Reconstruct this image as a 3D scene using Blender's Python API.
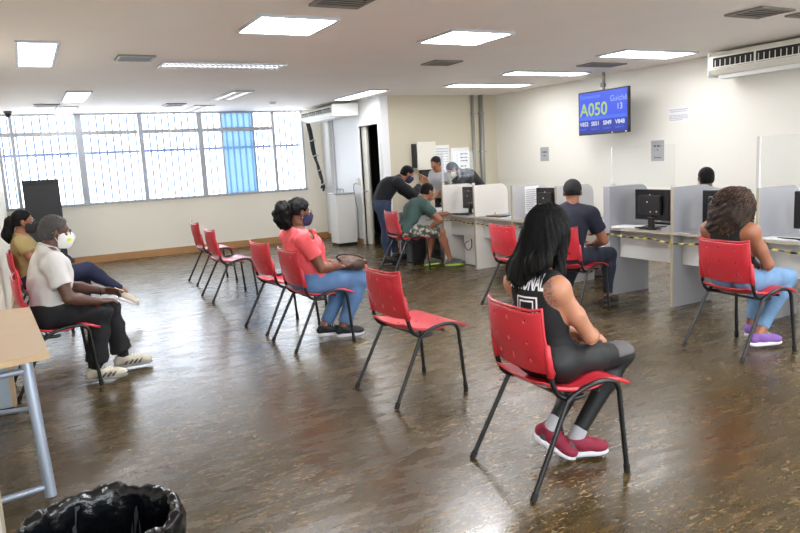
import bpy, bmesh, math, random
import numpy as np
from mathutils import Vector, Matrix, Euler
from mathutils.bvhtree import BVHTree

for o in list(bpy.data.objects):
    bpy.data.objects.remove(o, do_unlink=True)
sc = bpy.context.scene
COL = sc.collection
random.seed(7)
rng = np.random.default_rng(7)
PI = math.pi

# ------------------------------------------------------------------ camera
CAM_H = 1.52
def make_camera():
    pitch, roll, yaw = math.radians(8.689), math.radians(-3.110), math.radians(28.136)
    fw = Vector((math.sin(yaw)*math.cos(pitch), math.cos(yaw)*math.cos(pitch), -math.sin(pitch)))
    r0 = Vector((math.cos(yaw), -math.sin(yaw), 0)); u0 = r0.cross(fw)
    r = math.cos(roll)*r0 + math.sin(roll)*u0
    u = -math.sin(roll)*r0 + math.cos(roll)*u0
    cd = bpy.data.cameras.new('camera'); cam = bpy.data.objects.new('camera', cd); COL.objects.link(cam)
    M = Matrix(((r.x, u.x, -fw.x, 0), (r.y, u.y, -fw.y, 0), (r.z, u.z, -fw.z, CAM_H), (0, 0, 0, 1)))
    cam.matrix_world = M
    cd.sensor_width = 36; cd.lens = 690.33/800*36; cd.clip_start = 0.05; cd.clip_end = 200
    sc.camera = cam
make_camera()

# ------------------------------------------------------------------ world, exposure
SKY = 2.9
w = bpy.data.worlds.new('world'); sc.world = w; w.use_nodes = True
bg = w.node_tree.nodes['Background']; bg.inputs[0].default_value = (0.86, 0.93, 1.0, 1); bg.inputs[1].default_value = SKY
sc.view_settings.view_transform = 'Standard'; sc.view_settings.look = 'None'
EXPO = 1.76
sc.view_settings.exposure = EXPO; sc.view_settings.gamma = 1.0; sc.view_settings.use_curve_mapping = False
sc.cycles.max_bounces = 8; sc.cycles.diffuse_bounces = 5; sc.cycles.transparent_max_bounces = 16
sc.cycles.sample_clamp_indirect = 6.0
LAMP = 1.85      # master level of the ceiling fittings
def portal(loc, rot, sx, sy):
    ld = bpy.data.lights.new('window_portal', 'AREA'); ld.shape = 'RECTANGLE'; ld.size = sx; ld.size_y = sy
    ld.cycles.is_portal = True
    o = bpy.data.objects.new('window_portal', ld); COL.objects.link(o); o.location = loc; o.rotation_euler = rot
portal((2.55, 13.62, 1.84), (-PI/2, 0, 0), 5.4, 1.7)
portal((3.2, -2.05, 1.4), (PI/2, 0, 0), 9.0, 2.1)  # portal for the added back window band

# ------------------------------------------------------------------ materials
def lin(c):
    return tuple(((v/255)/12.92 if v/255 <= .04045 else ((v/255+.055)/1.055)**2.4) for v in c)
MATS = {}
def mat(name, rgb=(200, 200, 200), rough=.5, metal=0., emit=None, estr=0., noise=0., nscale=8., bump=0., bscale=60., spec=.5, coat=0., alpha=None, trans=0., sss=0.):
    if name in MATS: return MATS[name]
    m = bpy.data.materials.new(name); m.use_nodes = True; nt = m.node_tree; N = nt.nodes; L = nt.links
    b = N['Principled BSDF']; c = lin(rgb)
    b.inputs['Base Color'].default_value = (*c, 1); b.inputs['Roughness'].default_value = rough
    b.inputs['Metallic'].default_value = metal; b.inputs['Specular IOR Level'].default_value = spec
    b.inputs['Coat Weight'].default_value = coat
    if trans: b.inputs['Transmission Weight'].default_value = trans
    if emit: b.inputs['Emission Color'].default_value = (*lin(emit), 1); b.inputs['Emission Strength'].default_value = estr
    tc = N.new('ShaderNodeTexCoord')
    if noise:
        nz = N.new('ShaderNodeTexNoise'); nz.inputs['Scale'].default_value = nscale; nz.inputs['Detail'].default_value = 6
        L.new(tc.outputs['Object'], nz.inputs['Vector'])
        mr = N.new('ShaderNodeMapRange'); mr.inputs[3].default_value = 1-noise; mr.inputs[4].default_value = 1+noise
        mr.inputs[1].default_value = .25; mr.inputs[2].default_value = .75
        L.new(nz.outputs['Fac'], mr.inputs[0])
        mx = N.new('ShaderNodeVectorMath'); mx.operation = 'SCALE'; mx.inputs[0].default_value = c
        L.new(mr.outputs[0], mx.inputs['Scale']); L.new(mx.outputs[0], b.inputs['Base Color'])
    if bump:
        nb = N.new('ShaderNodeTexNoise'); nb.inputs['Scale'].default_value = bscale; nb.inputs['Detail'].default_value = 4
        L.new(tc.outputs['Object'], nb.inputs['Vector'])
        bp = N.new('ShaderNodeBump'); bp.inputs['Strength'].default_value = bump; bp.inputs['Distance'].default_value = .01
        L.new(nb.outputs['Fac'], bp.inputs['Height']); L.new(bp.outputs[0], b.inputs['Normal'])
    MATS[name] = m
    return m

def floor_material():
    m = bpy.data.materials.new('worn_floor'); m.use_nodes = True; nt = m.node_tree; N = nt.nodes; L = nt.links
    b = N['Principled BSDF']
    tc = N.new('ShaderNodeTexCoord')
    def noise(scale, det=6, sx=1, sy=1, rot=0, ro=.6, dist=0):
        mp = N.new('ShaderNodeMapping'); mp.inputs['Scale'].default_value = (sx, sy, 1); mp.inputs['Rotation'].default_value = (0, 0, rot)
        L.new(tc.outputs['Object'], mp.inputs[0])
        n = N.new('ShaderNodeTexNoise'); n.inputs['Scale'].default_value = scale; n.inputs['Detail'].default_value = det
        n.inputs['Roughness'].default_value = ro; n.inputs['Distortion'].default_value = dist
        L.new(mp.outputs[0], n.inputs['Vector']); return n.outputs['Fac']
    def ramp(fac, stops):
        r = N.new('ShaderNodeValToRGB'); L.new(fac, r.inputs[0]); e = r.color_ramp.elements
        while len(e) < len(stops): e.new(.5)
        for i, (p, c) in enumerate(stops): e[i].position = p; e[i].color = (*c, 1)
        return r.outputs[0]
    def mix(f, a, c):
        x = N.new('ShaderNodeMix'); x.data_type = 'RGBA'; L.new(f, x.inputs[0])
        for s, v in ((6, a), (7, c)):
            if isinstance(v, tuple): x.inputs[s].default_value = (*v, 1)
            else: L.new(v, x.inputs[s])
        return x.outputs[2]
    base = ramp(noise(4.5, 10, 1, 2.6, 0.05), [(.3, lin((20, 15, 9))), (.5, lin((38, 29, 14))), (.72, lin((60, 48, 23)))])
    grain = noise(10, 8, 1, 7, 0.03, .8)
    g2 = ramp(grain, [(.35, (0, 0, 0)), (.7, (1, 1, 1))])
    c1 = mix(g2, base, lin((84, 68, 44)))
    f = N.new('ShaderNodeMath'); f.operation = 'MULTIPLY'; f.inputs[1].default_value = .5; L.new(g2, f.inputs[0])
    fine = ramp(noise(55, 6, 1, 4, .08, .8, .4), [(.46, (0, 0, 0)), (.62, (.75, .75, .75))])
    rust = ramp(noise(5, 5, 1, 5, .06), [(.52, (0, 0, 0)), (.66, (.55, .55, .55))])
    c1 = mix(f.outputs[0], base, lin((76, 60, 36)))
    c1 = mix(fine, c1, lin((100, 84, 44)))
    c1 = mix(rust, c1, lin((108, 78, 40)))
    # scuffs: small ochre flecks that come in drifts
    fl = ramp(noise(24, 3, 1, 2.4, .1, .5, .8), [(.585, (0, 0, 0)), (.63, (1, 1, 1))])
    dr = ramp(noise(.9, 4, 1, 1, .2), [(.45, (0, 0, 0)), (.60, (1, 1, 1))])
    mu = N.new('ShaderNodeMath'); mu.operation = 'MULTIPLY'; L.new(fl, mu.inputs[0]); L.new(dr, mu.inputs[1])
    mu2 = N.new('ShaderNodeMath'); mu2.operation = 'MULTIPLY'; mu2.inputs[1].default_value = .9; L.new(mu.outputs[0], mu2.inputs[0])
    c2 = mix(mu2.outputs[0], c1, lin((160, 134, 96)))
    # grey worn film
    wf = ramp(noise(2.3, 10, 1, 3.2, .1, .8), [(.42, (0, 0, 0)), (.9, (.25, .25, .25))])
    c3 = mix(wf, c2, lin((82, 74, 44)))
    L.new(c3, b.inputs['Base Color'])
    rr = N.new('ShaderNodeMapRange'); rr.inputs[1].default_value = .3; rr.inputs[2].default_value = .7; rr.inputs[3].default_value = .21; rr.inputs[4].default_value = .33
    L.new(noise(3, 6, 1, 3, .05), rr.inputs[0]); L.new(rr.outputs[0], b.inputs['Roughness'])
    bp = N.new('ShaderNodeBump'); bp.inputs['Strength'].default_value = .03; bp.inputs['Distance'].default_value = .01
    L.new(noise(14, 5, 1, 3, .05), bp.inputs['Height']); L.new(bp.outputs[0], b.inputs['Normal'])
    b.inputs['Specular IOR Level'].default_value = .7
    return m

def clear_material(name, tint, gloss=.06, diff=None, dfac=0.):
    m = bpy.data.materials.new(name); m.use_nodes = True; nt = m.node_tree; N = nt.nodes; L = nt.links
    N.remove(N['Principled BSDF']); out = N['Material Output']
    t = N.new('ShaderNodeBsdfTransparent'); t.inputs[0].default_value = (*tint, 1)
    g = N.new('ShaderNodeBsdfGlossy'); g.inputs['Roughness'].default_value = .03
    fr = N.new('ShaderNodeLayerWeight'); fr.inputs[0].default_value = .15
    mu = N.new('ShaderNodeMath'); mu.operation = 'MULTIPLY_ADD'; mu.inputs[1].default_value = .12; mu.inputs[2].default_value = gloss*.2
    L.new(fr.outputs['Fresnel'], mu.inputs[0])
    mx = N.new('ShaderNodeMixShader'); L.new(mu.outputs[0], mx.inputs[0]); L.new(t.outputs[0], mx.inputs[1]); L.new(g.outputs[0], mx.inputs[2])
    last = mx
    if diff:
        d = N.new('ShaderNodeBsdfTranslucent') if dfac > .3 else N.new('ShaderNodeBsdfDiffuse'); d.inputs[0].default_value = (*diff, 1)
        m2 = N.new('ShaderNodeMixShader'); m2.inputs[0].default_value = dfac; L.new(mx.outputs[0], m2.inputs[1]); L.new(d.outputs[0], m2.inputs[2]); last = m2
    L.new(last.outputs[0], out.inputs[0]); MATS[name] = m
    return m

WALL = mat('wall_paint', (243, 237, 221), .6, noise=.02, nscale=1.5)
WALLC = mat('wall_paint_cool', (228, 228, 228), .5)
CEIL = mat('ceiling_paint', (244, 237, 230), .8, noise=.015, nscale=2)
WHITE = mat('white_enamel', (225, 224, 220), .35)
OFFW = mat('off_white_plastic', (222, 218, 205), .4)
FRAMEM = mat('window_metal', (178, 180, 186), .45)
WOODB = mat('baseboard_wood', (182, 135, 85), .45, noise=.1, nscale=5)
BLACKP = mat('black_plastic', (22, 22, 24), .35)
BLACKM = mat('black_tube', (12, 12, 14), .3)
RUBBER = mat('black_rubber', (15, 15, 15), .7)
REDP = mat('red_plastic', (194, 46, 57), .33, noise=.03, nscale=4)
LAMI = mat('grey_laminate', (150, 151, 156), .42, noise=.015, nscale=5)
LAMW = mat('pale_laminate', (206, 204, 200), .42)
BEIGE = mat('beige_edge_band', (172, 162, 142), .5)
BEECH = mat('beech_laminate', (184, 156, 120), .4, noise=.03, nscale=6)
STEEL = mat('silver_tube', (150, 160, 175), .35, metal=.35)
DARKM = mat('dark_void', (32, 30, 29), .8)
PAPER = mat('paper_white', (235, 235, 235), .7)
PAPERG = mat('paper_grey', (172, 172, 174), .7)
INK = mat('print_ink', (95, 95, 100), .8)
GALV = mat('galvanised_pipe', (150, 148, 142), .4, metal=.3)
ACRYL = clear_material('clear_acrylic', (.97, .98, .98), .05, (.8, .8, .8), .03)
GLASS = clear_material('window_glass', (.97, .98, 1.0), .04)
BLUEF = clear_material('blue_film', (.36, .42, .48), .04, (.20, .31, .42), .5)
FLOORM = floor_material()

# ------------------------------------------------------------------ mesh helpers
class MB:
    def __init__(s): s.v = []; s.f = []; s.mi = []
    def add(s, V, F, mi=0):
        n = len(s.v); s.v += [tuple(p) for p in V]; s.f += [tuple(i+n for i in f) for f in F]; s.mi += [mi]*len(F); return s
    def box(s, lo, hi, M=None, mi=0, bev=0):
        x0, y0, z0 = lo; x1, y1, z1 = hi
        if bev:
            bm = bmesh.new(); bmesh.ops.create_cube(bm, size=1)
            bmesh.ops.scale(bm, vec=(x1-x0, y1-y0, z1-z0), verts=bm.verts)
            bmesh.ops.translate(bm, vec=((x0+x1)/2, (y0+y1)/2, (z0+z1)/2), verts=bm.verts)
            bmesh.ops.bevel(bm, geom=bm.edges[:], offset=bev, segments=2, affect='EDGES', profile=.5)
            V = [v.co.copy() for v in bm.verts]; bm.verts.index_update(); F = [[v.index for v in f.verts] for f in bm.faces]; bm.free()
        else:
            V = [Vector(p) for p in ((x0, y0, z0), (x1, y0, z0), (x1, y1, z0), (x0, y1, z0), (x0, y0, z1), (x1, y0, z1), (x1, y1, z1), (x0, y1, z1))]
            F = [(0, 3, 2, 1), (4, 5, 6, 7), (0, 1, 5, 4), (1, 2, 6, 5), (2, 3, 7, 6), (3, 0, 4, 7)]
        if M is not None: V = [M @ v for v in V]
        return s.add(V, F, mi)
    def prism(s, poly, d, M=None, mi=0):
        """polygon in local xy extruded along z by d"""
        n = len(poly); V = [Vector((p[0], p[1], 0)) for p in poly]+[Vector((p[0], p[1], d)) for p in poly]
        F = [tuple(range(n-1, -1, -1)), tuple(range(n, 2*n))]+[(i, (i+1) % n, n+(i+1) % n, n+i) for i in range(n)]
        if M is not None: V = [M @ v for v in V]
        return s.add(V, F, mi)
    def tube(s, pts, r, n=8, smooth=0, mi=0, cap=True):
        P = [Vector(p) for p in pts]
        rr = list(r) if isinstance(r, (list, tuple)) else [r]*len(P)
        if smooth and len(P) > 2:
            Q = []; R2 = []
            for i in range(len(P)-1):
                a = P[max(i-1, 0)]; b = P[i]; c = P[i+1]; d = P[min(i+2, len(P)-1)]
                for k in range(smooth):
                    t = k/smooth
                    Q.append(.5*((2*b)+(c-a)*t+(2*a-5*b+4*c-d)*t*t+(3*b-a-3*c+d)*t**3)); R2.append(rr[i]*(1-t)+rr[i+1]*t)
            Q.append(P[-1]); R2.append(rr[-1]); P, rr = Q, R2
        V = []; up = None
        for i, p in enumerate(P):
            t = (P[min(i+1, len(P)-1)]-P[max(i-1, 0)])
            t = t.normalized() if t.length > 1e-9 else Vector((0, 0, 1))
            if up is None: up = Vector((0, 0, 1)) if abs(t.z) < .9 else Vector((1, 0, 0))
            a = t.cross(up)
            a = a.normalized() if a.length > 1e-6 else t.orthogonal().normalized()
            b = a.cross(t).normalized(); up = b
            for k in range(n):
                an = 2*PI*k/n; V.append(p+(a*math.cos(an)+b*math.sin(an))*rr[i])
        F = []
        for i in range(len(P)-1):
            for k in range(n):
                F.append((i*n+k, i*n+(k+1) % n, (i+1)*n+(k+1) % n, (i+1)*n+k))
        if cap: F.append(tuple(range(n-1, -1, -1))); F.append(tuple((len(P)-1)*n+k for k in range(n)))
        return s.add(V, F, mi)
    def lathe(s, prof, c=(0, 0, 0), n=24, mi=0):
        V = []; c = Vector(c)
        for r, z in prof:
            for k in range(n): V.append(c+Vector((r*math.cos(2*PI*k/n), r*math.sin(2*PI*k/n), z)))
        F = []
        for i in range(len(prof)-1):
            for k in range(n): F.append((i*n+k, i*n+(k+1) % n, (i+1)*n+(k+1) % n, (i+1)*n+k))
        F.append(tuple(range(n-1, -1, -1))); F.append(tuple((len(prof)-1)*n+k for k in range(n)))
        return s.add(V, F, mi)
    def build(s, name, m, parent=None, smooth=False, angle=None):
        me = bpy.data.meshes.new(name); me.from_pydata(s.v, [], s.f); me.update()
        ms = m if isinstance(m, (list, tuple)) else [m]
        for x in ms: me.materials.append(x)
        if len(ms) > 1: me.polygons.foreach_set('material_index', s.mi)
        if smooth: me.polygons.foreach_set('use_smooth', [True]*len(me.polygons))
        o = bpy.data.objects.new(name, me); COL.objects.link(o)
        if angle:
            try: me.set_sharp_from_angle(angle=math.radians(angle))
            except Exception: pass
        if parent: o.parent = parent
        return o

def tag(o, label=None, cat=None, group=None, kind=None):
    if label: o['label'] = label
    if cat: o['category'] = cat
    if group: o['group'] = group
    if kind: o['kind'] = kind
    return o
def thing(name, label, cat, loc=(0, 0, 0), rz=0, group=None):
    o = bpy.data.objects.new(name, None); COL.objects.link(o); o.location = loc; o.rotation_euler = (0, 0, rz); o.empty_display_size = .1
    return tag(o, label, cat, group)
def struct(o): o['kind'] = 'structure'; return o
def copy_tree(o, parent=None):
    c = o.copy(); COL.objects.link(c); c.parent = parent
    for ch in list(o.children): copy_tree(ch, c)
    return c
def box(name, lo, hi, m, parent=None, bev=0): return MB().box(lo, hi, bev=bev).build(name, m, parent)

# ------------------------------------------------------------------ room shell
H = 2.64; YW = 13.5; XL = -.28; XS = 5.55; YC = 10.8; XR = 8.0; YB = -2.0; XN = -2.2; YN = 5.35
T = .15
struct(box('floor', (XN-T, YB-T, -.1), (XR+T, YW+T, 0), FLOORM))
struct(box('ceiling', (XN-T, YB-T, H), (XR+T, YW+T, H+.1), CEIL))
struct(box('wall_left', (XL-T, YN, 0), (XL, YW+T, H), WALL))
struct(box('wall_left_jog', (XN, YN, 0), (XL-T, YN+T, H), WALL))
struct(box('wall_left_near', (XN-T, YB-T, 0), (XN, YN+T, H), WALL))
struct(box('wall_right', (XR, YB-T, 0), (XR+T, YC+T, H), mat('wall_paint_white', (234, 231, 221), .6)))
struct(box('wall_far_right', (XS+T, YC, 0), (XR, YC+T, H), mat('wall_paint_olive', (196, 188, 166), .65)))
# side wall (pier) with a doorway
DY0, DY1, DZ = 10.90, 11.66, 2.18
m = MB().box((XS, YC, 0), (XS+T, DY0, H)).box((XS, DY1, 0), (XS+T, YW, H)).box((XS, DY0, DZ), (XS+T, DY1, H))
struct(m.build('wall_side', WALLC))
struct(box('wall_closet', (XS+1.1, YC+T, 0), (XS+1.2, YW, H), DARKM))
# window wall
SZ = 1.03
m = MB().box((XL-T, YW, 0), (XS+T, YW+T, SZ)).box((XL-T, YW, SZ), (XL, YW+T, H)).box((5.16, YW, SZ), (XS+T, YW+T, H)).box((XS+T, YW, 0), (XS+1.25, YW+T, H))
struct(m.build('wall_window', WALL))
# back wall behind the viewer; unseen window band added to brighten the ceiling
m = MB().box((XN-T, YB-T, 0), (XR+T, YB, .9)).box((XN-T, YB-T, 2.3), (XR+T, YB, H)).box((XN-T, YB-T, .9), (-1.3, YB, 2.3)).box((7.5, YB-T, .9), (XR+T, YB, 2.3)).box((3.1, YB-T, .9), (3.3, YB, 2.3))
struct(m.build('wall_back', WALL))
# baseboards
struct(box('baseboard_window', (XL, YW-.015, 0), (XS, YW, .13), WOODB))
struct(box('baseboard_side', (XS-.015, DY1+.1, 0), (XS, YW-.016, .1), WOODB))
struct(box('baseboard_left', (XL, YN, 0), (XL+.015, YW-.016, .1), WOODB))
struct(box('baseboard_right', (XR-.015, YB, 0), (XR, YC, .1), WOODB))
struct(box('baseboard_far_right', (XS+T+.01, YC-.015, 0), (XR-.016, YC, .1), WOODB))
# windows: four bays between the posts
POSTS = [-.26, -.05, .98, 2.01, 3.09, 4.53, 5.14]
struct(box('trim_1', (XL, YW-.03, SZ), (5.16, YW+.12, SZ+.045), FRAMEM))
struct(box('trim_2', (XL, YW+.01, H-.03), (5.16, YW+.12, H), FRAMEM))
ZT = 2.30
for i in range(len(POSTS)-1):
    a, b = POSTS[i], POSTS[i+1]
    win = bpy.data.objects.new('window_%d' % (i+1), None); COL.objects.link(win); win['kind'] = 'structure'
    f = MB()
    wl = (.028, .03, .05, .028, .048, .03, .03)[i]
    f.box((a-wl, YW+.0, SZ+.045), (a+wl, YW+.1, H-.03))
    if i == len(POSTS)-2: f.box((b-.015, YW, SZ+.045), (b+.02, YW+.1, H-.03))
    if i < 5: f.box((a+wl, YW+.01, ZT-.035), (b-wl, YW+.09, ZT+.035))
    if i == 4:
        for xx in (3.50, 4.13): f.box((xx-.015, YW+.02, SZ+.045), (xx+.015, YW+.08, H-.03))
    f.build('window_frame', FRAMEM, win)
    if i == 4:
        MB().box((3.09+wl, YW+.045, SZ+.045), (3.485, YW+.05, H-.03)).box((4.145, YW+.045, SZ+.045), (b-wl, YW+.05, H-.03)).build('window_glass', GLASS, win)
        MB().box((3.515, YW+.045, SZ+.045), (4.115, YW+.05, H-.03)).build('blue_filmed_glass', BLUEF, win)
    elif i < 5: MB().box((a+wl, YW+.045, SZ+.045), (b-wl, YW+.05, H-.03)).build('window_glass', GLASS, win)
    # security bars outside
    g = MB(); n = max(1, int(round((b-a)/.125)))
    for k in range(n): x = a+(k+.5)*(b-a)/n; g.box((x-.016, YW+.17, SZ-.05), (x+.016, YW+.184, H))
    g.box((a, YW+.165, 1.93), (b, YW+.19, 1.98))
    g.build('window_grille', mat('grille_paint', (150, 168, 205), .5), win)
# door in the side wall
d = bpy.data.objects.new('door_1', None); COL.objects.link(d); d['kind'] = 'structure'
MB().box((XS-.02, DY0-.03, 0), (XS+T, DY0, DZ+.05)).box((XS-.02, DY1, 0), (XS+T, DY1+.06, DZ+.05)).box((XS-.02, DY0, DZ), (XS+T, DY1, DZ+.05)).build('door_frame', WHITE, d)
box('door_leaf', (XS+.03, 11.47, .01), (XS+.07, DY1, DZ-.01), OFFW, d)
MB().tube([(XS+.03, 11.52, 1.0), (XS-.02, 11.52, 1.0), (XS-.02, 11.6, 1.0)], .009).build('door_handle', STEEL, d)
# things in the dark doorway
cb = thing('metal_shelf', 'dark shelf seen through the narrow open doorway', 'shelf', (XS+.62, 11.2, 0))
f = MB()
for sx in (-.2, .2):
    for sy in (-.3, .3): f.box((sx-.015, sy-.015, 0), (sx+.015, sy+.015, 1.9))
f.build('upright', mat('dark_grey_metal', (70, 68, 66), .5), cb)
for z in (.3, .8, 1.3, 1.85): box('shelf_board', (-.2, -.3, z), (.2, .3, z+.02), mat('dark_grey_metal'), cb)

# ------------------------------------------------------------------ ceiling fittings
def diffuser_mat(name, s, tint=(250, 251, 255)):
    if name in MATS: return MATS[name]
    m = mat(name, (235, 235, 235), .4, emit=tint, estr=s*LAMP)
    nt = m.node_tree; N = nt.nodes; L = nt.links; b = N['Principled BSDF']
    tc = N.new('ShaderNodeTexCoord'); v = N.new('ShaderNodeTexVoronoi'); v.inputs['Scale'].default_value = 14
    L.new(tc.outputs['Object'], v.inputs['Vector'])
    mr = N.new('ShaderNodeMapRange'); mr.inputs[1].default_value = 0; mr.inputs[2].default_value = .8; mr.inputs[3].default_value = s*LAMP*1.2; mr.inputs[4].default_value = s*LAMP*.7
    L.new(v.outputs['Distance'], mr.inputs[0]); L.new(mr.outputs[0], b.inputs['Emission Strength'])
    return m
def ceiling_light(cx, cy, sx, sy, s, label, tubes=False, group='fluorescent ceiling lights'):
    t = thing('ceiling_light', label, 'ceiling light', (cx, cy, H), 0, group)
    f = MB(); e = .025; z0, z1 = -.02, -.001
    f.box((-sx/2, -sy/2, z0), (sx/2, -sy/2+e, z1)).box((-sx/2, sy/2-e, z0), (sx/2, sy/2, z1)).box((-sx/2, -sy/2+e, z0), (-sx/2+e, sy/2-e, z1)).box((sx/2-e, -sy/2+e, z0), (sx/2, sy/2-e, z1))
    f.build('light_frame', FRAMEM, t)
    if tubes:
        n = 24; lng = max(sx, sy); f = MB()
        for k in range(n+1):
            u = -lng/2+e+(lng-2*e)*k/n
            if sx > sy: f.box((u-.003, -sy/2+e, z0+.003), (u+.003, sy/2-e, z1))
            else: f.box((-sx/2+e, u-.003, z0+.003), (sx/2-e, u+.003, z1))
        f.build('louvre', WHITE, t)
        for o_ in (-.25, .25):
            if sx > sy: MB().box((-sx/2+e, o_*sy-.02, -.012), (sx/2-e, o_*sy+.02, -.002)).build('lamp_tube', diffuser_mat('tube_%g' % s, s), t)
            else: MB().box((o_*sx-.02, -sy/2+e, -.012), (o_*sx+.02, sy/2-e, -.002)).build('lamp_tube', diffuser_mat('tube_%g' % s, s), t)
        box('reflector', (-sx/2+e, -sy/2+e, -.0019), (sx/2-e, sy/2-e, -.001), mat('reflector', (190, 185, 178), .35, metal=.2), t)
    else:
        box('diffuser', (-sx/2+e, -sy/2+e, -.014), (sx/2-e, sy/2-e, -.002), diffuser_mat('diffuser_%g' % s, s), t)
ceiling_light(.25, 7.15, .33, 1.35, 3.2, 'bright rectangular ceiling light at the far left of the room, nearest on that side')
ceiling_light(.80, 10.7, .32, 1.3, 2.6, 'narrow ceiling light second from the windows on the left side')
ceiling_light(.77, 12.8, .32, 1.2, 1.2, 'small-looking ceiling light right by the windows above the black cabinet')
ceiling_light(2.05, 7.6, 1.32, .36, .30, 'dim louvred ceiling light with bare tubes above the left chairs', True)
ceiling_light(2.0, 5.43, .65, .66, 11, 'large square lit ceiling panel nearest the viewer')
ceiling_light(2.95, 10.6, .36, 1.12, .9, 'louvred ceiling light with two tubes, lengthwise before the windows', True)
ceiling_light(2.9, 12.75, .36, 1.15, .9, 'louvred ceiling light with two tubes closest to the windows', True)
ceiling_light(5.08, 10.6, .34, 1.5, 3.0, 'long lit ceiling light beside the far air conditioner')
ceiling_light(3.82, 5.6, .68, .63, 10, 'large square lit ceiling panel above the middle of the room')
ceiling_light(6.7, 9.2, 1.5, .38, 4.0, 'wide ceiling light farthest back over the counters')
ceiling_light(6.70, 7.82, 1.4, .34, 3.6, 'wide ceiling light over the counters beside the number screen')
ceiling_light(6.82, 6.12, 1.22, .5, 2.8, 'brightest wide ceiling light, between number screen and right air conditioner')
ceiling_light(.6, 1.2, .65, .65, 7, 'unseen square fill light added on the near left')  # this and the next two: unseen fittings added to light the foreground
ceiling_light(3.9, 1.6, .65, .65, 8, 'unseen square fill light added on the near right')
ceiling_light(6.6, 2.4, 1.6, .38, 7, 'unseen wide fill light added over the near counters')

def ceiling_vent(cx, cy, sx, sy, label):
    t = thing('ceiling_vent', label, 'air vent', (cx, cy, H), 0, 'dark ceiling air vents')
    e = .025; f = MB(); z0 = -.018; z1 = -.001
    f.box((-sx/2, -sy/2, z0), (sx/2, -sy/2+e, z1)).box((-sx/2, sy/2-e, z0), (sx/2, sy/2, z1)).box((-sx/2, -sy/2+e, z0), (-sx/2+e, sy/2-e, z1)).box((sx/2-e, -sy/2+e, z0), (sx/2, sy/2-e, z1))
    f.build('vent_frame', mat('vent_metal', (120, 112, 103), .5), t)
    f = MB(); n = 6
    for k in range(1, n): y = -sy/2+sy*k/n; f.box((-sx/2+e, y-.004, z0+.003), (sx/2-e, y+.016, z0+.007))
    f.build('vent_slats', mat('vent_slat', (112, 104, 94), .5), t)
    box('vent_void', (-sx/2+e, -sy/2+e, -.0019), (sx/2-e, sy/2-e, -.001), DARKM, t)
for a in [(1.1, 7.22, .34, .3, 'grey ceiling vent left of the dim louvred light'), (2.1, 4.55, .38, .34, 'ceiling vent cut by the top edge of the photo'),
          (4.5, 7.1, .38, .34, 'small square ceiling vent in the middle of the ceiling'), (5.84, 4.0, .46, .36, 'dark ceiling vent before the right air conditioner'),
          (6.42, 3.9, .3, .3, 'ceiling vent at the right edge of the photo'), (6.92, 6.98, .62, .3, 'ceiling vent above the number screen'),
          (.47, 11.9, .36, .3, 'ceiling vent between the left window-side lights'), (2.36, 12.0, .32, .4, 'ceiling vent near the windows, left of the two-tube lights')]:
    ceiling_vent(*a)
t = thing('dome_camera', 'small dark dome camera on the ceiling by the left window', 'camera', (-.06, 12.9, H))
MB().lathe([(.06, -.001), (.06, -.03), (.05, -.035)][::-1]).build('camera_base', mat('cam_grey', (90, 88, 86), .5), t)
MB().lathe([(.003, -.1), (.025, -.093), (.042, -.07), (.048, -.036)]).build('camera_dome', BLACKP, t, True)
t = thing('smoke_detector', 'small round white smoke detector on the ceiling', 'detector', (3.95, 11.7, H))
MB().lathe([(.03, -.04), (.055, -.03), (.06, -.001)]).build('detector_body', OFFW, t, True)

# ------------------------------------------------------------------ air conditioners
def air_con(loc, rz, L_, D, hh, label):
    """body runs along local x, front faces local -y, back at y=0, hangs under z=0"""
    t = thing('air_conditioner', label, 'air conditioner', loc, rz)
    prof = [(0, 0), (-D*.25, 0), (-D*.9, -hh*.10), (-D, -hh*.26), (-D, -hh*.70), (-D*.9, -hh*.88), (-D*.45, -hh), (0, -hh*.92)]
    Mx = Matrix(((0, 0, 1, -L_/2), (1, 0, 0, 0), (0, 1, 0, 0), (0, 0, 0, 1)))
    MB().prism(prof, L_, Mx).build('ac_body', OFFW, t)
    MB().box((-L_/2-.012, -D*1.0, -hh*.95), (-L_/2-.0005, -.005, -hh*.05), bev=.004).build('end_cap', WHITE, t)
    MB().box((L_/2+.0005, -D*1.0, -hh*.95), (L_/2+.012, -.005, -hh*.05), bev=.004).build('end_cap', WHITE, t)
    n = 4; wseg = (L_-.1)/n
    for k in range(n):
        x0 = -L_/2+.05+k*wseg+.015; x1 = x0+wseg-.03
        gr = MB().box((x0, -D-.004, -hh*.67), (x1, -D+.02, -hh*.30)).build('air_outlet', DARKM, t)
        f = MB(); q = 8
        for j in range(q): x = x0+(j+.5)*(x1-x0)/q; f.box((x-.004, -D-.009, -hh*.66), (x+.004, -D-.0045, -hh*.38))
        f.box((x0, -D-.010, -hh*.66), (x1, -D-.005, -hh*.62))
        f.build('louvre', OFFW, gr)
    MB().box((-L_/2+.08, -D*.82, -hh*1.03), (L_/2-.08, -D*.5, -hh*.885)).build('intake_panel', WHITE, t)
air_con((XR-.001, 4.64, H-.001), PI/2*3, 2.35, .47, .33, 'long white air conditioner under the ceiling on the right wall')
air_con((XS-.03, 12.40, 2.60), PI/2*3, 1.6, .52, .24, 'white air conditioner hung near the windows above the water cooler')
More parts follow.
